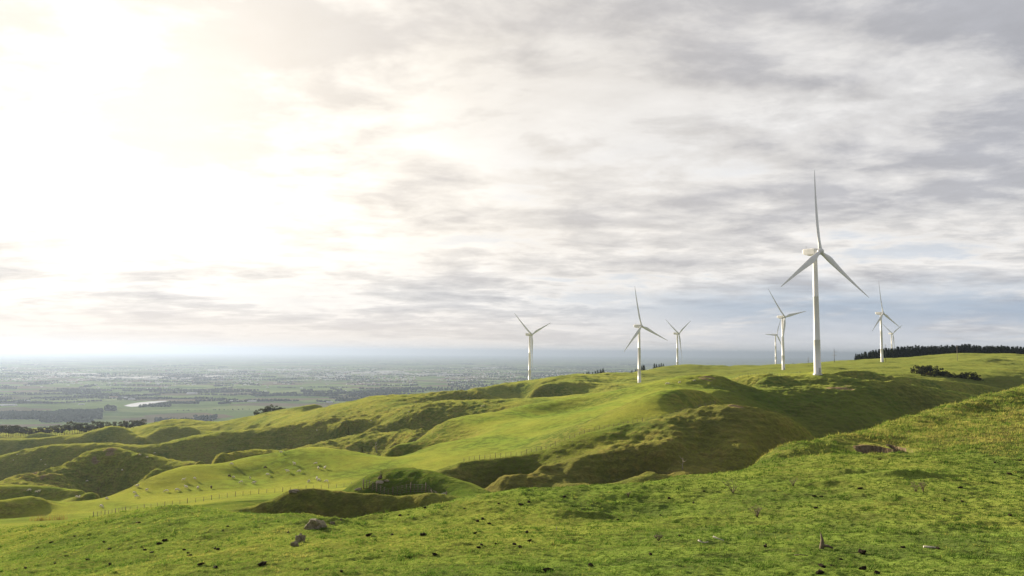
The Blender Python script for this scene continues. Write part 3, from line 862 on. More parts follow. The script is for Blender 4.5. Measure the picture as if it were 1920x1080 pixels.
def protos(kind, n):
    out = []
    for i in range(n):
        if kind == 'row_pine':
            tr, tn = broad_crown(5.5, 14.5, 4.2, 12, 42, .62)
            out.append((tri_mesh('crown', tr, tn), trunk_mesh(12, .28, 6, 5, 2.5)))
        elif kind == 'conifer':
            tr, tn = conifer_crown(.6, 19, 4.3, 16, 10, 1.25)
            out.append((tri_mesh('crown', tr, tn), trunk_mesh(18, .25, 0)))
        elif kind == 'small_conifer':
            tr, tn = conifer_crown(.4, 7, 1.9, 9, 8, .7)
            out.append((tri_mesh('crown', tr, tn), trunk_mesh(6, .16, 0)))
        elif kind == 'round_tree':
            tr, tn = broad_crown(1.5, 8.5, 4.4, 16, 44, .5)
            out.append((tri_mesh('crown', tr, tn), trunk_mesh(7, .26, 6, 2, 2.5)))
        elif kind == 'shrub':
            tr, tn = broad_crown(.2, 3.4, 2.2, 9, 36, .36)
            out.append((tri_mesh('crown', tr, tn), trunk_mesh(2.6, .12, 5, .5, 1.2)))
    return out
PROT = {k: protos(k, n) for k, n in (('row_pine', 5), ('conifer', 5), ('small_conifer', 3), ('round_tree', 3), ('shrub', 4))}
def tree(name, kind, i, mat, loc, rz, scale, label, cat, group):
    cm, tm = PROT[kind][i % len(PROT[kind])]
    t = thing(name, loc, label, cat, group, rz)
    t.scale = scale if hasattr(scale, '__len__') else (scale,) * 3
    for n_, me_, m_ in (('trunk', tm, M_BARK), ('crown', cm, mat)):
        o = bpy.data.objects.new(n_, me_); C.objects.link(o); o.parent = t
        if not me_.materials: me_.materials.append(m_)
        if me_.materials[0] != m_:
            o.material_slots[0].link = 'OBJECT'; o.material_slots[0].material = m_
    return t
# the long row of pines across the left-hand ridge
for k in range(64):
    px = -14 + k * 4.55 + random.uniform(-1, 1)
    d = 1128 + 6 * math.sin(k * .6) + random.uniform(-4, 4)
    sc = .98 + .12 * math.sin(k * .21) + random.uniform(-.1, .1)
    l = on(px, d); l.z -= .4
    tree('pine_tree', 'row_pine', k, M_PINE, l, random.uniform(0, 6.28), (sc * 1.0, sc * 1.0, sc), 'tall dark pine in the long shelter row crossing the left-hand hills', 'tree', 'pines of the long shelter row')
# plantation on the far right ridge: its front ranks
for k in range(270):
    row = k % 3
    px = 1606 + (k // 3) * 3.85 + random.uniform(-1.3, 1.3)
    d = 1185 + row * 16 + random.uniform(-4, 4)
    l = on(px, d); l.z -= .5
    edge = min(1, (px - 1600) / 60)
    s = (.62 + .36 * edge) * random.uniform(.93, 1.05) * (1.0 if row else .95)
    tree('conifer_tree', 'conifer', k, M_CON, l, random.uniform(0, 6.28), (s * 1.5, s * 1.5, s), 'dark conifer in the dense plantation along the skyline beyond the far pasture', 'tree', 'conifers of the plantation on the far ridge')
# scrub on the slope of the far hill
for px, d, s, k in ((1718, 712, 2.0, 0), (1726, 708, 2.5, 1), (1736, 712, 2.8, 2), (1745, 706, 2.6, 3), (1754, 704, 2.2, 0), (1762, 700, 2.3, 1), (1771, 696, 1.9, 2), (1780, 690, 1.5, 3), (1789, 688, 1.2, 0), (1800, 688, 1.5, 1), (1808, 684, 1.9, 2), (1817, 684, 2.0, 3), (1826, 682, 1.8, 0), (1834, 680, 1.5, 1), (1741, 694, 1.3, 2), (1731, 696, 1.0, 1), (1752, 692, 1.1, 3)):
    l = on(px, d); l.z -= .2
    tree('shrub', 'shrub', k, M_SHRUB if k != 2 or s > 1.6 else M_SCRUB2, l, random.uniform(0, 6.28), (s * .95, s * .95, s * .88), 'dark rounded scrub bush in the thicket below the far pasture', 'shrub', 'scrub thicket below the far pasture')
for px, d, s, k in ((1903, 640, 2.0, 0), (1912, 636, 2.4, 1), (1922, 634, 2.2, 3), (1893, 632, 1.3, 2)):
    l = on(px, d); l.z -= .2
    tree('shrub', 'shrub', k, M_SHRUB, l, random.uniform(0, 6.28), (s * .95, s * .95, s * .8), 'dark scrub bush at the right edge, above the near hill crest', 'shrub', 'scrub at the right edge')
# dark bushes at the edge of the drop to the plain
for k, (px, s) in enumerate(((483, 1.7), (490, 2.1), (497, 2.4), (505, 2.5), (512, 2.2), (519, 1.9), (527, 1.5), (535, 1.2))):
    l = on(px, 985 + 4 * math.sin(k)); l.z -= .3
    tree('shrub', 'shrub', k, M_SHRUB, l, random.uniform(0, 6.28), (s, s, s * .95), 'dark bush in the clump where the hills drop to the plain', 'shrub', 'bush clump at the edge of the drop')
for k, (px, s) in enumerate(((628, .95), (637, 1.15), (645, 1.05), (653, .8))):
    l = on(px, 952); l.z -= .3
    tree('round_tree', 'round_tree', k, M_SHRUB, l, random.uniform(0, 6.28), (s, s, s * .9), 'round-headed tree in the grey-green clump on the skyline above the textured slope', 'tree', 'round tree clump on the skyline')
# small conifers behind the turbines on the middle ridge
for k, (px, s) in enumerate(((1181, .85), (1185, 1.0), (1192, .9), (1196, 1.15), (1202, 1.2), (1206, 1.25), (1208, 1.1), (1227, 1.15), (1231, 1.0), (1236, .9), (1240, .95), (1244, .8))):
    l = on(px, 1250 if px < 1215 else 1258); l.z -= .2
    tree('small_conifer', 'small_conifer', k, M_CON, l, random.uniform(0, 6.28), (s * 1.7, s * 1.7, s * 1.2), 'small dark conifer on the ridge beside the turbine behind the smooth hill' if px < 1215 else 'small dark conifer in the group between the two middle turbines', 'tree', 'small conifers by the smooth hill turbine' if px < 1215 else 'small conifers between the middle turbines')
for k in range(30):
    px = 968 + k * 1.9 if k < 14 else 1052 + (k - 14) * 5.3
    l = on(px + random.uniform(-1, 1), 1066 if k < 14 else 1118); l.z -= .2
    s = random.uniform(.8, 1.05) * (.85 if k < 14 else .75 + .028 * (k - 14))
    tree('small_conifer', 'small_conifer', k, M_CON, l, random.uniform(0, 6.28), (s * 1.7, s * 1.7, s), 'low dark conifer around the foot of the lone turbine on the city side' if k < 14 else 'low dark conifer in the hedge row right of the lone turbine', 'tree', 'conifers at the foot of the lone turbine' if k < 14 else 'conifer hedge row on the ridge')
l = on(1488, 1650); tree('shrub', 'shrub', 1, M_SHRUB, l, 0, 1.1, 'single dark bush on the bare skyline left of the largest turbine', 'shrub', None)
l = on(656, 520); tree('sapling', 'small_conifer', 1, M_SHRUB, l, 0, (.55, .55, .9), 'slender dark sapling standing alone on the textured yellow slope', 'tree', None)
l = on(682, 436); tree('sapling', 'small_conifer', 2, M_SHRUB, l, 0, (.5, .5, .6), 'short dark sapling at the foot of the textured yellow slope', 'tree', None)

# dead trees
def dead_tree(px, d, h, seed, label):
    random.seed(seed)
    t = thing('dead_tree', on(px, d), label, 'dead tree', None, random.uniform(0, 6))
    b = MB(); p = [(0, 0, -.3)]; x = y = 0
    for i in range(1, 6):
        x += random.uniform(-.05, .07) * h; y += random.uniform(-.05, .05) * h; p.append((x, y, h * i / 5))
    b.tube(p, [.055 * h * (1 - .75 * i / 5) for i in range(6)], 8)
    b.build('trunk', M_DEAD, t)
    b = MB()
    for i in range(7):
        q = p[random.randint(2, 4)]; a = random.uniform(0, 6.28); l = h * random.uniform(.2, .4)
        b.tube([q, (q[0] + math.cos(a) * l * .6, q[1] + math.sin(a) * l * .6, q[2] + l * .35), (q[0] + math.cos(a) * l, q[1] + math.sin(a) * l, q[2] + l * .8)], [.02 * h, .014 * h, .004 * h], 5)
    b.build('branches', M_DEAD, t)
dead_tree(1278, 184, 2.7, 3, 'pale dead tree trunk standing in the dark gully below the brown hill')
dead_tree(710, 442, 6, 5, 'pale leaning dead tree at the foot of the textured yellow slope')
random.seed(11)

# ------------------------------------------------------------------ power poles and masts
def pole(px, py, d, h, r, arms, mat, label, cat='power pole', name='power_pole'):
    q = on(px, d)
    t = thing(name, q, label, cat)
    b = MB(); b.tube([(0, 0, -1), (0, 0, h * .5), (0, 0, h)], [r, r * .85, r * .6], 8); b.build('pole', mat, t)
    for z, w, off in arms:
        b = MB(); b.box(off - w / 2, off + w / 2, -.14 - r, -r - .01, z - .22, z + .22); a = b.build('crossarm', M_POLE, t)
        b = MB()
        for x in (-.45, -.15, .15, .45): b.tube([(off + x * w * .95, -.1 - r, z + .145), (off + x * w * .95, -.1 - r, z + .5)], [.09, .06], 6)
        b.build('insulators', M_GALV, a)
    return t
pole(1565, 677, 1172, 22, .42, ((16.5, 5, 1.2), (11.8, 7.5, 0)), M_DARKMETAL, 'tall dark power pole with two uneven crossarms on the skyline right of the largest turbine')
pole(1516, 682, 1560, 12, .42, ((8.5, 3, 0), (3.4, 4.5, 0)), M_DARKMETAL, 'small distant power pole on the skyline just left of the largest turbine')
pole(1661.5, 680, 1060, 23.5, .26, ((22.4, 1.2, 0),), M_DARKMETAL, 'thin dark mast standing close beside the turbine on the far pasture', 'mast', 'mast')
pole(1796, 676, 930, 17, .25, ((16.2, 1.4, 0),), M_POLE, 'pale slim pole standing alone on the far pasture below the plantation', 'power pole', 'power_pole')
# ------------------------------------------------------------------ fences
def fence(line, n, h, r, label, nw=5, every=4, thin=.5, brace=None):
    """line: (px, d) knots along the ground; n posts, every k-th one stout"""
    xs = [on(px, d) for px, d in line]
    seg = [0.0]
    for a, b in zip(xs[:-1], xs[1:]): seg.append(seg[-1] + (Vector((b.x, b.y)) - Vector((a.x, a.y))).length)
    def at(t):
        t *= seg[-1]
        for i in range(len(xs) - 1):
            if t <= seg[i + 1] + 1e-6:
                f = (t - seg[i]) / (seg[i + 1] - seg[i]); p = xs[i].lerp(xs[i + 1], f)
                return Vector((p.x, p.y, hz(p.x, p.y)))
        return xs[-1]
    o = at(0)
    t = thing('fence', o, label, 'fence')
    tops = []
    for k in range(n):
        p = at(k / (n - 1)) - o
        stout = k % every == 0 or k == n - 1
        rr = r if stout else r * thin
        hh = h * (1.06 if stout else .94) * random.uniform(.97, 1.03)
        lean = Vector((random.uniform(-.03, .03), random.uniform(-.03, .03), 0)) * h
        b = MB(); b.tube([p + Vector((0, 0, -.3)), p + lean + Vector((0, 0, hh))], [rr, rr * .92], 7)
        b.build('post', M_POST, t)
        tops.append((p, lean))
    b = MB()
    for w in range(nw):
        z = h * (.14 + .78 * w / (nw - 1))
        b.tube([p + l * z / h + Vector((0, -r, z)) for p, l in tops], .008 if nw > 4 else .01, 4, cap=False)
    b.build('wires', M_WIRE, t)
    if brace is not None:
        p = tops[brace][0]; q = tops[brace + 2][0]
        b = MB(); b.tube([p + Vector((0, -r * 1.8, h * .75)), q + Vector((0, -r * 1.8, .05))], r * .75, 6); b.build('brace', M_POST, t)
fence([(686, 105.5), (702, 104.5), (730, 103.6), (770, 103.4), (805, 102), (840, 98.5)], 25, 1.12, .075, 'short wire fence with stout posts and thin battens below the small green mound', brace=18)
fence([(188, 160), (250, 179), (310, 188), (360, 194), (420, 200), (480, 205.5), (560, 211), (620, 215), (664, 215)], 40, 1.15, .07, 'long wire fence running along the lower edge of the sheep field', every=3, thin=.7)
fence([(872, 209), (930, 207), (1000, 210), (1060, 214), (1100, 215.5), (1150, 217.5), (1200, 219.5), (1250, 221.5), (1290, 222.5), (1340, 222.5)], 52, 1.15, .07, 'long wire fence climbing the spur beside the brown gully hill', every=3, thin=.7)
fence([(735, 334), (760, 344), (800, 363), (840, 372), (880, 377), (920, 382), (970, 387)], 44, 1.2, .08, 'wire fence following the crest of the smooth green hill', nw=4, every=3, thin=.8)
fence([(1372, 478), (1400, 470), (1440, 458), (1480, 446), (1500, 440)], 26, 1.3, .09, 'far wire fence on the plateau leading to the largest turbine', nw=4, every=3, thin=.8)

# ------------------------------------------------------------------ sheep
def sheep_mesh(graze):
    v = []; e = []; rad = []
    def V(p, r, par=None):
        v.append(p); rad.append(r)
        if par is not None: e.append((par, len(v) - 1))
        return len(v) - 1
    mid = V((0, 0, .58), (.25, .25)); rump = V((-.38, 0, .58), (.23, .23), mid); V((-.56, 0, .50), (.07, .07), rump)
    ch = V((.34, 0, .56), (.22, .22), mid)
    if graze:
        nk = V((.56, 0, .42), (.12, .12), ch); hd = V((.68, 0, .22), (.075, .085), nk); V((.76, 0, .08), (.05, .055), hd)
    else:
        nk = V((.52, 0, .78), (.12, .12), ch); hd = V((.64, 0, .92), (.085, .085), nk); V((.80, 0, .86), (.05, .055), hd)
    for s in (-1, 1):
        z = v[hd][2]; V((v[hd][0] - .04, s * .14, z + .05), (.025, .03), hd)
        a = V((.32, s * .12, .36), (.075, .075), ch); k = V((.32, s * .12, .2), (.038, .038), a); V((.33, s * .12, .0), (.032, .032), k)
        a = V((-.36, s * .12, .36), (.085, .085), rump); k = V((-.42, s * .12, .2), (.038, .038), a); V((-.39, s * .12, .0), (.032, .032), k)
    me = bpy.data.meshes.new('sheep'); me.from_pydata(v, e, [])
    o = bpy.data.objects.new('tmp', me); C.objects.link(o)
    m1 = o.modifiers.new('a', 'SKIN'); m2 = o.modifiers.new('b', 'SUBSURF'); m2.levels = 1; m2.render_levels = 1
    for i, sv in enumerate(me.skin_vertices[0].data): sv.radius = rad[i]; sv.use_root = (i == 0)
    dg = bpy.context.evaluated_depsgraph_get(); dg.update()
    res = bpy.data.meshes.new_from_object(o.evaluated_get(dg))
    bpy.data.objects.remove(o)
    res.name = 'sheep'
    for p in res.polygons: p.use_smooth = True
    return res
SH = [sheep_mesh(True), sheep_mesh(False)]
for m_ in SH:
    m_.materials.append(M_WOOL); m_.materials.append(M_FACE)
    for p in m_.polygons:
        if p.center.z < .3 or (p.center.x > .6): p.material_index = 1
SHEEP = {
    'field': ('white sheep grazing in the wide sunlit field above the long lower fence', 'sheep in the sunlit field', [(190, 951), (252, 925), (257, 913), (256, 932), (275, 920), (312, 922), (332, 920), (349, 915), (371, 916), (344, 901), (365, 898), (438, 896), (469, 898), (452, 905), (476, 907), (434, 871), (502, 891), (539, 885), (561, 885), (552, 871), (592, 870), (597, 879), (609, 879), (579, 904), (594, 899), (598, 902), (612, 904)]),
    'mound': ('white sheep by the small shaded bank at the lower left of the sunlit field', 'sheep by the shaded bank', [(55, 921), (68, 923), (73, 922), (144, 933), (149, 933), (200, 936)]),
    'shade': ('pale sheep on the shaded face of the steep left mound', 'sheep on the shaded mound face', [(229, 882), (163, 903), (276, 858), (262, 853)]),
    'crest': ('tiny pale sheep on the shaded slope under the long light crest', 'sheep under the long light crest', [(290, 850), (77, 862), (25, 863), (85, 871), (32, 853)]),
    'slope': ('tiny pale sheep on the textured yellow slope below the round-headed trees', 'sheep on the textured slope', [(766, 772), (696, 789), (640, 793), (594, 807), (527, 849), (903, 762), (907, 761)]),
    'hill': ('tiny white sheep on the crest of the smooth green hill', 'sheep on the smooth hill crest', [(1250, 720), (1254, 720), (1274, 718), (1302, 714)]),
}
for key, (lab, grp, L_) in SHEEP.items():
    for i, (px, py) in enumerate(L_):
        p = hit(px, py + 1.0, 60, 1200)
        if p is None: continue
        o = bpy.data.objects.new('sheep', SH[(i * 7) % 5 > 2]); C.objects.link(o)
        o.location = p - Vector((0, 0, .02)); o.rotation_euler = (0, 0, random.choice([random.uniform(-.6, .6), math.pi + random.uniform(-.6, .6), random.uniform(0, 6.28)]))
        s = random.uniform(.9, 1.1); o.scale = (s * 1.05, s * 1.15, s)
        tag(o, lab, 'sheep', grp)
for px, py, lab in ((430, 894, 'dark brown sheep grazing upper middle of the sunlit field among white sheep'), (396, 915, 'grey-brown sheep standing mid field, darker than the white sheep around it'), (497, 878, 'dark sheep standing alone near the upper edge of the sunlit field')):
    p = hit(px, py + 1.0, 60, 600)
    o = bpy.data.objects.new('sheep', SH[0].copy()); C.objects.link(o); o.data.materials[0] = M_WOOLD; o.data.materials[1] = M_WOOLD
    o.location = p; o.rotation_euler = (0, 0, random.uniform(0, 6.28)); o.scale = (1.05, 1.15, 1); tag(o, lab, 'sheep')

# ------------------------------------------------------------------ rocks, clods, sticks and dead thistles of the near pasture
def lump(seed, sub, rough_, flat):
    bm = bmesh.new(); bmesh.ops.create_icosphere(bm, subdivisions=sub, radius=1.0)
    co = np.array([v.co[:] for v in bm.verts])
    n = fbm(co[:, 0] * 1.3 + seed * 7 + co[:, 2] * .7, co[:, 1] * 1.3 - seed * 3 + co[:, 2], 4, seed)
    pl = np.zeros(len(co))
    r_ = np.random.default_rng(seed)
    k = 1 + rough_ * n
    for _ in range(9):                     # a few broken planes
        d_ = r_.normal(size=3); d_ /= np.linalg.norm(d_); c = r_.uniform(.62, .95)
        k = np.minimum(k, np.where(co @ d_ > .05, c / np.maximum(co @ d_, .05), 9))
    for v, f in zip(bm.verts, k): v.co = Vector(v.co) * float(f); v.co.z *= flat
    me = bpy.data.meshes.new('lump'); bm.to_mesh(me); bm.free()
    return me
def rock(px, py, sx, sy, sz, rz, seed, label, mat=None, name='rock', cat='rock', sink=.3, tilt=0.0):
    p = hit(px, py, 20, 400)
    o = link(name, lump(seed, 4, .5, .85), mat or M_ROCK); o.data.name = name
    o.location = p - Vector((0, 0, sz * sink - sz * .3)); o.scale = (sx, sy, sz); o.rotation_euler = (tilt, tilt * .6, rz)
    tag(o, label, cat); return o
rock(596, 990, .62, .55, .74, .5, 3, 'large grey angular boulder jutting from the grassy hummock', tilt=.35)
rock(563, 1017, .31, .3, .46, .2, 5, 'upright pale grey rock below the large boulder on the near slope', tilt=-.2)
rock(553, 1024, .2, .25, .3, 1.2, 9, 'small dark rock at the foot of the upright pale rock')
rock(624, 983, .16, .15, .2, .2, 12, 'small brown stone beside the large boulder, next to the hollow')
rock(640, 975, .1, .1, .14, .2, 13, 'tiny brown stone on the rim above the large boulder')
rock(551, 921, .7, .5, .3, .2, 16, 'flat brown stone on top of the shaded scarp')
rock(673, 918, .65, .3, .25, .5, 21, 'pale limestone-coloured rock at the near end of the mound fence', M_DEAD, tilt=.2)
rock(713, 905, .55, .35, .3, .2, 22, 'pale rock pile base on top of the fenced mound', M_DEAD, tilt=.1)
rock(725, 902, .4, .3, .25, 1.2, 24, 'low grey rock beside the stump on the fenced mound')
# uprooted stump with spiky roots on the mound
p = hit(713, 902, 60, 200)
t = thing('tree_stump', p + Vector((0, 0, .15)), 'dark uprooted stump with spiky roots on top of the fenced mound', 'stump')
b = MB(); b.tube([(-.5, 0, .2), (0, 0, .45), (.45, .1, .5)], [.3, .38, .26], 9); b.build('bole', M_BARK, t)
b = MB()
for a, l, up in ((.2, 1.2, 1.0), (.9, .9, .7), (2.6, 1.0, .5), (1.5, 1.7, 1.9), (3.4, .8, .2), (5.5, .7, .6)):
    b.tube([(0, 0, .45), (math.cos(a) * l * .3, math.sin(a) * l * .3, .45 + up * .5), (math.cos(a) * l * .45, math.sin(a) * l * .4, .45 + up)], [.14, .08, .02], 6)
b.build('roots', M_BARK, t)
t.scale = (.55, .55, .6)
CL = [lump(40 + i, 3, .8, .55) for i in range(6)]
for m_ in CL: m_.materials.append(M_CLOD)
CLODS = [(490, 1060), (575, 1070), (355, 1043), (352, 1038), (103, 1057), (126, 1044), (206, 1059), (285, 1037), (300, 1020), (308, 1015), (403, 1029), (409, 1031), (272, 1032), (140, 1006), (258, 981), (195, 1017), (70, 1028), (375, 1060), (165, 1050), (345, 1032), (404, 1065), (418, 995), (427, 988), (540, 1000), (765, 966), (750, 967), (800, 950), (797, 953), (895, 978), (905, 974), (918, 983), (930, 1021), (903, 1022), (898, 1028), (815, 1041), (890, 1001), (795, 1004), (735, 1004), (870, 954), (935, 945), (950, 944), (978, 948), (992, 942), (1058, 932), (1076, 936), (988, 999), (993, 1015), (975, 1027), (965, 1022), (1107, 1062), (1030, 1071), (1220, 1041), (1285, 940), (1300, 944), (1255, 935), (1238, 966), (1160, 975), (1275, 1006), (1320, 922), (1435, 1026), (1528, 932), (1540, 932), (1529, 953), (1615, 1038), (1577, 1050), (1543, 1064), (1561, 1063), (1693, 1027), (1758, 1029), (1771, 939), (1804, 941), (1865, 868), (1894, 890), (1860, 906), (1612, 917), (1650, 862), (1702, 861), (1848, 850), (1912, 864), (1915, 896), (1800, 915), (1893, 967), (1618, 1068), (1645, 1076), (1540, 1075), (205, 1030), (95, 1018), (48, 1066), (640, 1072), (690, 1005)]
def grp_of(px, py):
    if px < 470: return ('dark clod of earth on the sunlit near slope at the lower left', 'clods on the lower left slope')
    if px < 960: return ('dark clod of earth on the near slope right of the boulders', 'clods on the slope by the boulders')
    return ('dark clod of earth in the green near pasture below the right-hand hill', 'clods in the near right pasture')
for i, (px, py) in enumerate(CLODS):
    p = hit(px, py, 15, 200)
    if p is None: continue
    o = bpy.data.objects.new('clod', CL[i % 6]); C.objects.link(o)
    big = random.uniform(.06, .13) * (1.4 if i % 9 == 0 else 1)
    o.location = p + Vector((0, 0, big * .35)); o.rotation_euler = (0, 0, random.uniform(0, 6.28)); o.scale = (big * 1.3, big, big * 1.2)
    tag(o, *(grp_of(px, py)[0], 'clod'), grp_of(px, py)[1])
def stick(px, py, pts_, rr, label, mat=None):
    p = hit(px, py, 15, 200); b = MB()
    b.tube([(x, y, z) for x, y, z in pts_], [rr * (1 - .5 * i / (len(pts_) - 1)) for i in range(len(pts_))], 6)
    o = b.build('stick', mat or M_BONE); o.location = p; tag(o, label, 'stick')
stick(1309, 1018, [(0, 0, .12), (.12, -.1, .05), (.3, -.12, .05), (.42, -.1, .07)], .03, 'curved bleached stick lying in the near pasture, lower left of a straight one')
stick(1338, 1014, [(0, .1, .16), (.2, 0, .09), (.42, -.15, .05)], .035, 'straight bleached stick lying in the near pasture beside a curved one')
stick(1732, 1029, [(0, 0, .08), (.3, 0, .07), (.62, -.02, .05)], .045, 'thick bleached stick lying level in the pasture at the lower right')
stick(1490, 1044, [(0, 0, .06), (.25, .02, .07), (.5, -.02, .05)], .025, 'thin brown stick lying in the pasture near the leaning stub', M_TWIG)
stick(1042, 996, [(0, 0, -.05), (.05, 0, .12), (.03, 0, .25)], .025, 'short upright grey stick in the middle of the near pasture', M_DEAD)
def thistle(px, py, h, seed, label, n=9, spread=.7):
    random.seed(seed)
    p = hit(px, py, 15, 200)
    t = thing('dead_thistle', p, label, 'dead thistle')
    b = MB(); c = MB()
    for i in range(n):
        a = random.uniform(0, 6.28); l = h * random.uniform(.6, 1.1); s = random.uniform(.2, 1) * spread
        q1 = Vector((math.cos(a) * l * s * .4, math.sin(a) * l * s * .4, l * .5)); q2 = Vector((math.cos(a + .3) * l * s, math.sin(a + .3) * l * s, l * random.uniform(.7, 1)))
        b.tube([(0, 0, -.05), q1, q2], [.018, .014, .006], 5)
        for _ in range(3):
            f = random.uniform(.2, .9); w = q1.lerp(q2, f); a2 = random.uniform(0, 6.28); k = l * .3
            e_ = w + Vector((math.cos(a2) * k, math.sin(a2) * k, k * random.uniform(.1, .9)))
            b.tube([w, e_], [.009, .004], 4)
            c.tube([e_, e_ + Vector((0, 0, .03))], [.016, .008], 5)
    b.build('stalks', M_TWIG, t); c.build('seed_heads', M_TWIG, t)
thistle(1374, 924, .85, 2, 'dead thistle of bare leaning stalks on the rim above the dark gully', 8, 1.0)
thistle(1420, 970, .75, 4, 'bushy dead thistle with pale twigs in the middle of the near pasture', 12, .9)
thistle(1487, 912, .55, 6, 'small dead thistle right of the bare leaning stalks on the pasture rim', 8)
thistle(1717, 922, .7, 8, 'dead thistle left of a pair below the earth slip in the hillside', 8, .8)
thistle(1731, 922, .8, 9, 'taller dead thistle right of a pair below the earth slip in the hillside', 10, .7)
thistle(1178, 932, .4, 10, 'tiny dead thistle on the rim of the near pasture by the gully')
thistle(1235, 1014, .3, 12, 'low brown dead thistle in the middle of the near pasture', 10, 1.1)
random.seed(23)
p = hit(1542, 1028, 15, 200)
t = thing('wooden_stub', p, 'leaning grey wooden stub in the pasture at the lower right, casting a long shadow', 'stub')
b = MB(); b.tube([(-.05, 0, -.1), (0, 0, .2), (.0, 0, .34), (-.06, 0, .62)], [.1, .085, .06, .015], 7); b.build('stem', M_TWIG, t)
b = MB(); b.tube([(0, 0, .1), (.2, -.03, .1), (.42, -.06, .02)], [.07, .06, .03], 6); b.build('root', M_TWIG, t)
# rushes at the lower left
M_REED = leaf_mat('dry rushes', (.15, .125, .06), (.24, .20, .10), .35)
for k, (px, n_, w_) in enumerate(((92, 150, 1.9), (122, 120, 1.5))):
    c0 = on(px, 150 if k == 0 else 152)
    tr = []
    for i in range(n_):
        x, y = rng.normal(0, w_ * .5), rng.normal(0, .5); h = rng.uniform(.7, 1.5); a = rng.uniform(0, 3.14); lx, ly = rng.normal(0, .18, 2) * h
        zz = hz(c0.x + x, c0.y + y) - c0.z
        tr.append([[x - .03 * math.cos(a), y - .03 * math.sin(a), zz - .1], [x + .03 * math.cos(a), y + .03 * math.sin(a), zz - .1], [x + lx, y + ly, zz + h]])
    o = link('rush_clump', tri_mesh('rush_clump', np.array(tr), rng.uniform(0, 1, n_)), M_REED); o.location = c0
    tag(o, ('wider' if k == 0 else 'narrower') + ' of two dry straw-coloured rush clumps at the lower left field edge', 'rushes')
# ------------------------------------------------------------------ turf of the near ground
NT, PER = 170000, 7
ut = rng.uniform(-.82, .82, NT); vt = rng.uniform(math.log(19), math.log(170), NT)
yt = np.exp(vt); xt = ut * yt
tt = rng.normal(0, 1, NT); th_ = rng.uniform(.55, 1.5, NT) ** 1.3
NB = NT * PER
rad_ = np.repeat(.055 * (yt / 30) ** .8, PER)
bx = np.repeat(xt, PER) + rng.normal(0, 1, NB) * rad_; by = np.repeat(yt, PER) + rng.normal(0, 1, NB) * rad_
tt = np.repeat(tt, PER); th_ = np.repeat(th_, PER)
u1 = bx / by; v1 = np.log(by)
cl = fbm(bx / .9, by / .9, 3, 31)
cl2 = fbm(bx / .28, by / .28, 2, 35)
bz = HZ(bx, by).astype(np.float64)
i_ = np.clip(np.searchsorted(gv, v1) - 1, 0, len(gv) - 1); j_ = np.clip(np.searchsorted(gs, u1) - 1, 0, len(gs) - 1)
ro_, so__, lu_, br_ = rough[i_, j_], soil[i_, j_], lush_shade[i_, j_], brown[i_, j_]
_h = P(682, 985, 55.5)
keep = (((bx - _h[0]) / 1.5) ** 2 + ((by - _h[1]) / 1.1) ** 2 > 1) & (so__ < .35) & (rng.uniform(0, 1, NB) < .55 + .6 * np.clip(cl2 + .4, 0, 1)) & ((by < 83) | (bx > 14)) & ((bx > -5) | (by < 70) | (rng.uniform(0, 1, NB) < .6)) & (tt > -1.1) & ~((np.abs(bx - P(1690, 848, 80)[0]) < 3.6) & (by > 78.6) & (by < 89))
bx, by, bz, cl, cl2, ro_, lu_, br_, tt, th_ = (a[keep] for a in (bx, by, bz, cl, cl2, ro_, lu_, br_, tt, th_))
n = len(bx)
rank = sst(.35, .6, fbm(bx / 1.9, by / 1.9, 3, 81))
h = .72 * (.04 + .03 * np.clip(cl + .5, 0, 1.6) + .06 * np.clip(cl2, 0, 1)) * (1 + 2.1 * ro_ * (bx > 5) + .8 * lu_ + 1.2 * rank) * (by / 34) ** .45 * rng.uniform(.7, 1.3, n) * th_
wd = .011 * (by / 26) ** .9 * rng.uniform(.7, 1.4, n)
a = rng.uniform(0, math.pi, n)
lean = rng.normal(0, .45, (n, 2)) * h[:, None] + np.array([.25, -.1]) * h[:, None]
z = np.zeros(n)
base = np.stack([bx, by, bz - .01], 1); side = np.stack([np.cos(a) * wd, np.sin(a) * wd, z], 1)
tip = base + np.stack([lean[:, 0], lean[:, 1], h], 1)
tris = np.stack([base - side, base + side, tip], 1)
tint = np.clip(.45 - .15 * sst(-.35, .15, bx / by) * (1 - ro_) + .40 * fbm(bx / 4, by / 4, 3, 41) + .25 * cl2 + rng.normal(0, .08, n) + .17 * tt - .04 + .42 * ro_ - .22 * rank - .5 * lu_, 0, 1)  # shade painted on right field; rough dry grass also paled as if sunlit
def blade_mat():
    m, nt, N, L = new_mat('grass blades')
    t = attr(nt, 'tint')
    col = mixc(nt, mrange(nt, t, 0, .55, smooth=False), (.036, .072, .017), (.098, .155, .036))
    col = mixc(nt, mrange(nt, t, .55, 1.0, smooth=False), col, (.25, .235, .085))
    d = nd(nt, 'ShaderNodeBsdfDiffuse', i_Roughness=.5); tr = nd(nt, 'ShaderNodeBsdfTranslucent')
    L.new(col, d.inputs[0]); L.new(mixc(nt, 1.0, col, (1.35, 1.35, .85), 'MULTIPLY'), tr.inputs[0])
    mx = nd(nt, 'ShaderNodeMixShader'); mx.inputs[0].default_value = .5
    L.new(d.outputs[0], mx.inputs[1]); L.new(tr.outputs[0], mx.inputs[2])
    L.new(mx.outputs[0], N.new('ShaderNodeOutputMaterial').inputs[0])
    return m
go = link('grass', tri_mesh('grass', tris, tint), blade_mat()); go['kind'] = 'stuff'

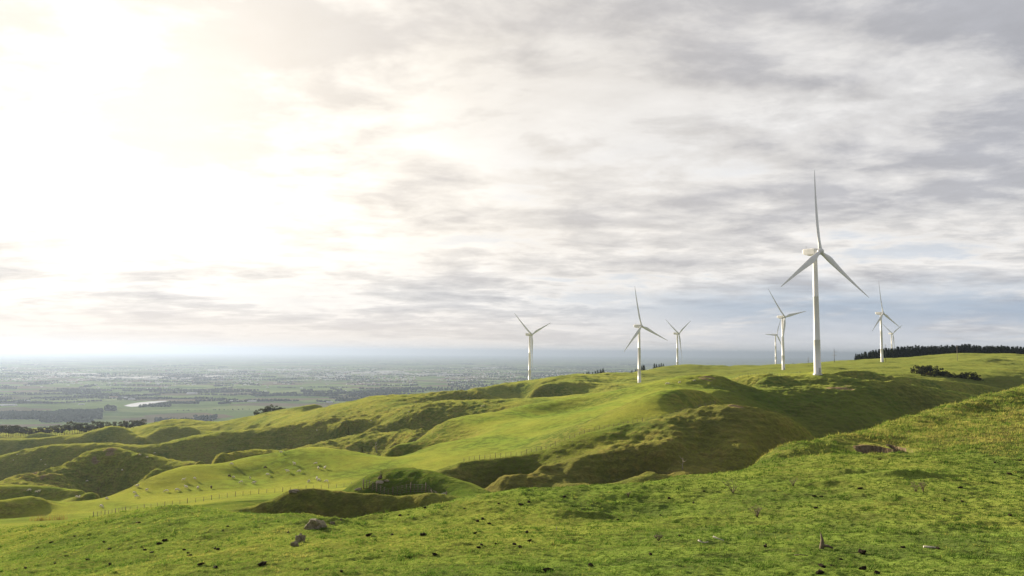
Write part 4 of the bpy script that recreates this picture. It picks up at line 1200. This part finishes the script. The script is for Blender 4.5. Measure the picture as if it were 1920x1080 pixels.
# ------------------------------------------------------------------ the plain: water, sheds, town, woods
def on_plain(px, py):
    v = _f + (px - 960) / F * _r + (540 - py) / F * _u
    return Vector(v / v[2] * (PLAIN_Z)) if v[2] < -1e-4 else None
M_WATER, _nt, _N, _L = new_mat('pond water')
_b = nd(_nt, 'ShaderNodeBsdfPrincipled', i_Roughness=.25); _b.inputs['Base Color'].default_value = (.25, .27, .28, 1)
_L.new(_b.outputs[0], _N.new('ShaderNodeOutputMaterial').inputs[0])
outline = [(232, 761), (246, 757), (262, 754.5), (285, 752.6), (312, 751.2), (312, 753), (296, 755), (280, 758), (262, 762), (246, 763.2)]
vs = [on_plain(*q) for q in outline]
b = MB(); b.add([(v.x, v.y, PLAIN_Z + .5) for v in vs], [tuple(range(len(vs)))]); o = b.build('water', M_WATER); o['kind'] = 'structure'
M_ROOF = plain_paint('pale roofing', (.74, .73, .71), .5, .3, .1, .05)
M_WALL = plain_paint('pale cladding', (.60, .58, .55), .7, .2, .1, .05)
M_REDROOF = plain_paint('red roofing', (.36, .20, .17), .7, .2, .1, .05)
def shed(px, py, w_, l_, h_, label, roof=None, rz=0.1):
    p = on_plain(px, py); p.z = PLAIN_Z
    t = thing('farm_shed', p, label, 'shed', None, rz)
    b = MB(); b.box(-w_ / 2, w_ / 2, -l_ / 2, l_ / 2, -1, h_); b.build('wall', M_WALL, t)
    b = MB(); e = 1.0
    b.add([(-w_ / 2 - e, -l_ / 2 - e, h_ + .05), (w_ / 2 + e, -l_ / 2 - e, h_ + .05), (w_ / 2 + e, l_ / 2 + e, h_ + .05), (-w_ / 2 - e, l_ / 2 + e, h_ + .05), (-w_ / 2 - e, 0, h_ + l_ * .18), (w_ / 2 + e, 0, h_ + l_ * .18)],
          [(0, 1, 5, 4), (2, 3, 4, 5), (0, 4, 3), (1, 2, 5), (0, 3, 2, 1)]); b.build('roof', roof or M_ROOF, t)
shed(16, 761, 85, 24, 6, 'long white farm shed on the plain at the left edge of the view')
shed(236, 747.5, 60, 26, 7, 'white farm shed beside the red-roofed buildings behind the pond')
shed(213, 746, 50, 24, 6, 'long reddish-roofed farm building behind the pond', M_REDROOF)
shed(247, 749.5, 40, 18, 5, 'small white shed between the pond and the larger farm shed')
shed(445, 753.5, 90, 22, 6, 'long white shed along the shelterbelt right of the pond')
shed(472, 753.5, 55, 20, 6, 'shorter white shed at the right end of the long white shed')
shed(360, 739, 70, 30, 7, 'pale farm shed in the middle of the plain among hedges')
shed(618, 755.3, 40, 16, 6, 'small white shed by the trees at the foot of the hills')
shed(153, 759, 30, 14, 5, 'small pale barn in the fields left of the pond')
shed(50, 752.4, 34, 16, 5, 'small pale barn above the left-edge farm shed')
# the town, far off
def town():
    V = []; Fc = []; mi = []
    def bx_(x, y, w_, l_, h_, a, m_):
        n0 = len(V); c, s = math.cos(a), math.sin(a)
        for z in (-2, h_):
            for dx, dy in ((-w_, -l_), (w_, -l_), (w_, l_), (-w_, l_)):
                V.append((x + (dx * c - dy * s) / 2, y + (dx * s + dy * c) / 2, PLAIN_Z + z))
        for f in ((0, 1, 5, 4), (1, 2, 6, 5), (2, 3, 7, 6), (3, 0, 4, 7), (4, 5, 6, 7)):
            Fc.append(tuple(n0 + k for k in f)); mi.append(m_)
    for _ in range(7000):
        px = rng.uniform(-250, 1300); py = 704 + rng.normal(0, 9) + (px - 500) * .004
        if py < 690 and rng.uniform() < .6: continue
        p = on_plain(px, py)
        if pn(np.array([px / 60]), np.array([py / 6]), 51)[0] < -.12 + .0: continue
        bx_(p.x, p.y, rng.uniform(12, 26), rng.uniform(10, 18), rng.uniform(4, 8), rng.uniform(-.4, .4), int(rng.choice([0, 1, 1, 2, 0])))
    for c_x, c_y, n_, sx_, sy_ in ((260, 709, 60, 70, 2.2), (400, 707, 20, 20, 1.5), (130, 702, 40, 50, 2), (700, 699, 60, 70, 2.5), (730, 697, 30, 25, 1.5), (420, 695, 30, 40, 2), (560, 694, 40, 60, 2), (920, 690, 25, 30, 1.5), (820, 703, 25, 40, 2), (640, 705, 20, 60, 3)):
        for _ in range(n_):
            p = on_plain(c_x + rng.normal(0, sx_ * .6), c_y + rng.normal(0, sy_ * .6))
            bx_(p.x, p.y, rng.uniform(40, 130), rng.uniform(30, 60), rng.uniform(7, 13), rng.uniform(-.15, .15), 0)
    me = bpy.data.meshes.new('town'); me.from_pydata(V, [], Fc)
    for m_ in (M_ROOF, M_WALL, M_REDROOF): me.materials.append(m_)
    me.polygons.foreach_set('material_index', mi); me.update()
    o = bpy.data.objects.new('town_buildings', me); C.objects.link(o); o['kind'] = 'stuff'
town()
def woods():
    ctr = []
    def belt(px0, py0, px1, py1, n_, h_, j=3.0):
        a_, b_ = on_plain(px0, py0), on_plain(px1, py1)
        for i in range(n_):
            q = a_.lerp(b_, (i + rng.uniform()) / n_); ctr.append((q.x + rng.normal(0, j), q.y + rng.normal(0, j), h_ * rng.uniform(.7, 1.25)))
    def wood(px, py, wx, wy, n_, h_):
        for _ in range(n_):
            q = on_plain(px + rng.uniform(-wx, wx), py + rng.uniform(-wy, wy)); ctr.append((q.x, q.y, h_ * rng.uniform(.7, 1.2)))
    wood(60, 781, 85, 5.5, 1700, 15); wood(150, 779, 40, 7, 700, 15); wood(207, 768, 10, 3, 60, 17); wood(182, 772, 10, 2.5, 50, 13); wood(125, 790, 50, 2.5, 200, 12)
    wood(345, 791, 55, 3, 130, 14); wood(300, 762, 20, 1.5, 60, 14); wood(385, 786, 20, 3, 50, 15)
    belt(262, 764, 318, 757, 60, 13); belt(318, 757, 372, 757, 60, 15); belt(410, 758, 432, 756, 30, 15); belt(432, 754, 560, 752, 90, 10); belt(0, 756, 100, 757, 110, 13); belt(100, 757, 190, 752, 60, 9)
    belt(480, 744, 610, 739, 90, 14); belt(600, 741, 760, 733, 150, 17); belt(220, 745, 300, 741, 70, 14); belt(300, 738, 480, 735, 120, 13); belt(630, 752, 745, 747, 80, 16); belt(680, 748, 690, 738, 20, 24); wood(575, 735, 10, 2, 40, 18); wood(700, 742, 45, 3, 130, 16); wood(610, 736, 40, 2, 80, 14); wood(900, 724, 60, 3, 150, 15); wood(820, 730, 60, 3, 170, 14)
    belt(0, 741, 180, 738, 90, 10); belt(60, 748, 200, 747, 60, 8); belt(330, 771, 470, 768, 18, 6)
    for _ in range(330):
        px = rng.uniform(-250, 1250); py = 700 + 55 * rng.uniform() ** 1.4
        if px > 750: py = 672 + (py - 700) * .8 + 15
        L_ = rng.uniform(20, 120); belt(px, py, px + L_, py + rng.normal(0, 1.6), int(10 + L_ * .5), rng.uniform(8, 15), 6)
    for _ in range(130):
        px = rng.uniform(-250, 1400); py = rng.uniform(676, 712); wood(px, py, rng.uniform(10, 50), rng.uniform(.6, 2.2), 45, 13)
    ctr_ = np.array(ctr); n_ = len(ctr_)
    bm = bmesh.new(); bmesh.ops.create_icosphere(bm, subdivisions=1, radius=1.0)
    bv = np.array([v.co[:] for v in bm.verts]); bf = np.array([[v.index for v in f.verts] for f in bm.faces]); bm.free()
    k = rng.uniform(.7, 1.3, (n_, len(bv), 1))
    co = bv[None] * k * np.stack([ctr_[:, 2] * .48, ctr_[:, 2] * .48, ctr_[:, 2] * .55], 1)[:, None] + np.stack([ctr_[:, 0], ctr_[:, 1], PLAIN_Z + ctr_[:, 2] * .5], 1)[:, None]
    f = (bf[None] + (np.arange(n_) * len(bv))[:, None, None]).reshape(-1, 3)
    me = bpy.data.meshes.new('woodland'); me.vertices.add(n_ * len(bv)); me.vertices.foreach_set('co', co.astype(np.float32).ravel())
    me.loops.add(f.size); me.loops.foreach_set('vertex_index', f.astype(np.int32).ravel()); me.polygons.add(len(f)); me.polygons.foreach_set('loop_start', np.arange(0, f.size, 3, dtype=np.int32)); me.update(calc_edges=True)
    at = me.attributes.new('tint', 'FLOAT', 'POINT'); at.data.foreach_set('value', np.repeat(rng.uniform(0, 1, n_), len(bv)).astype(np.float32))
    o = link('woodland', me, leaf_mat('far woodland', (.018, .03, .016), (.05, .06, .03), 0.0)); o['kind'] = 'stuff'
    print('far trees', n_)
woods()
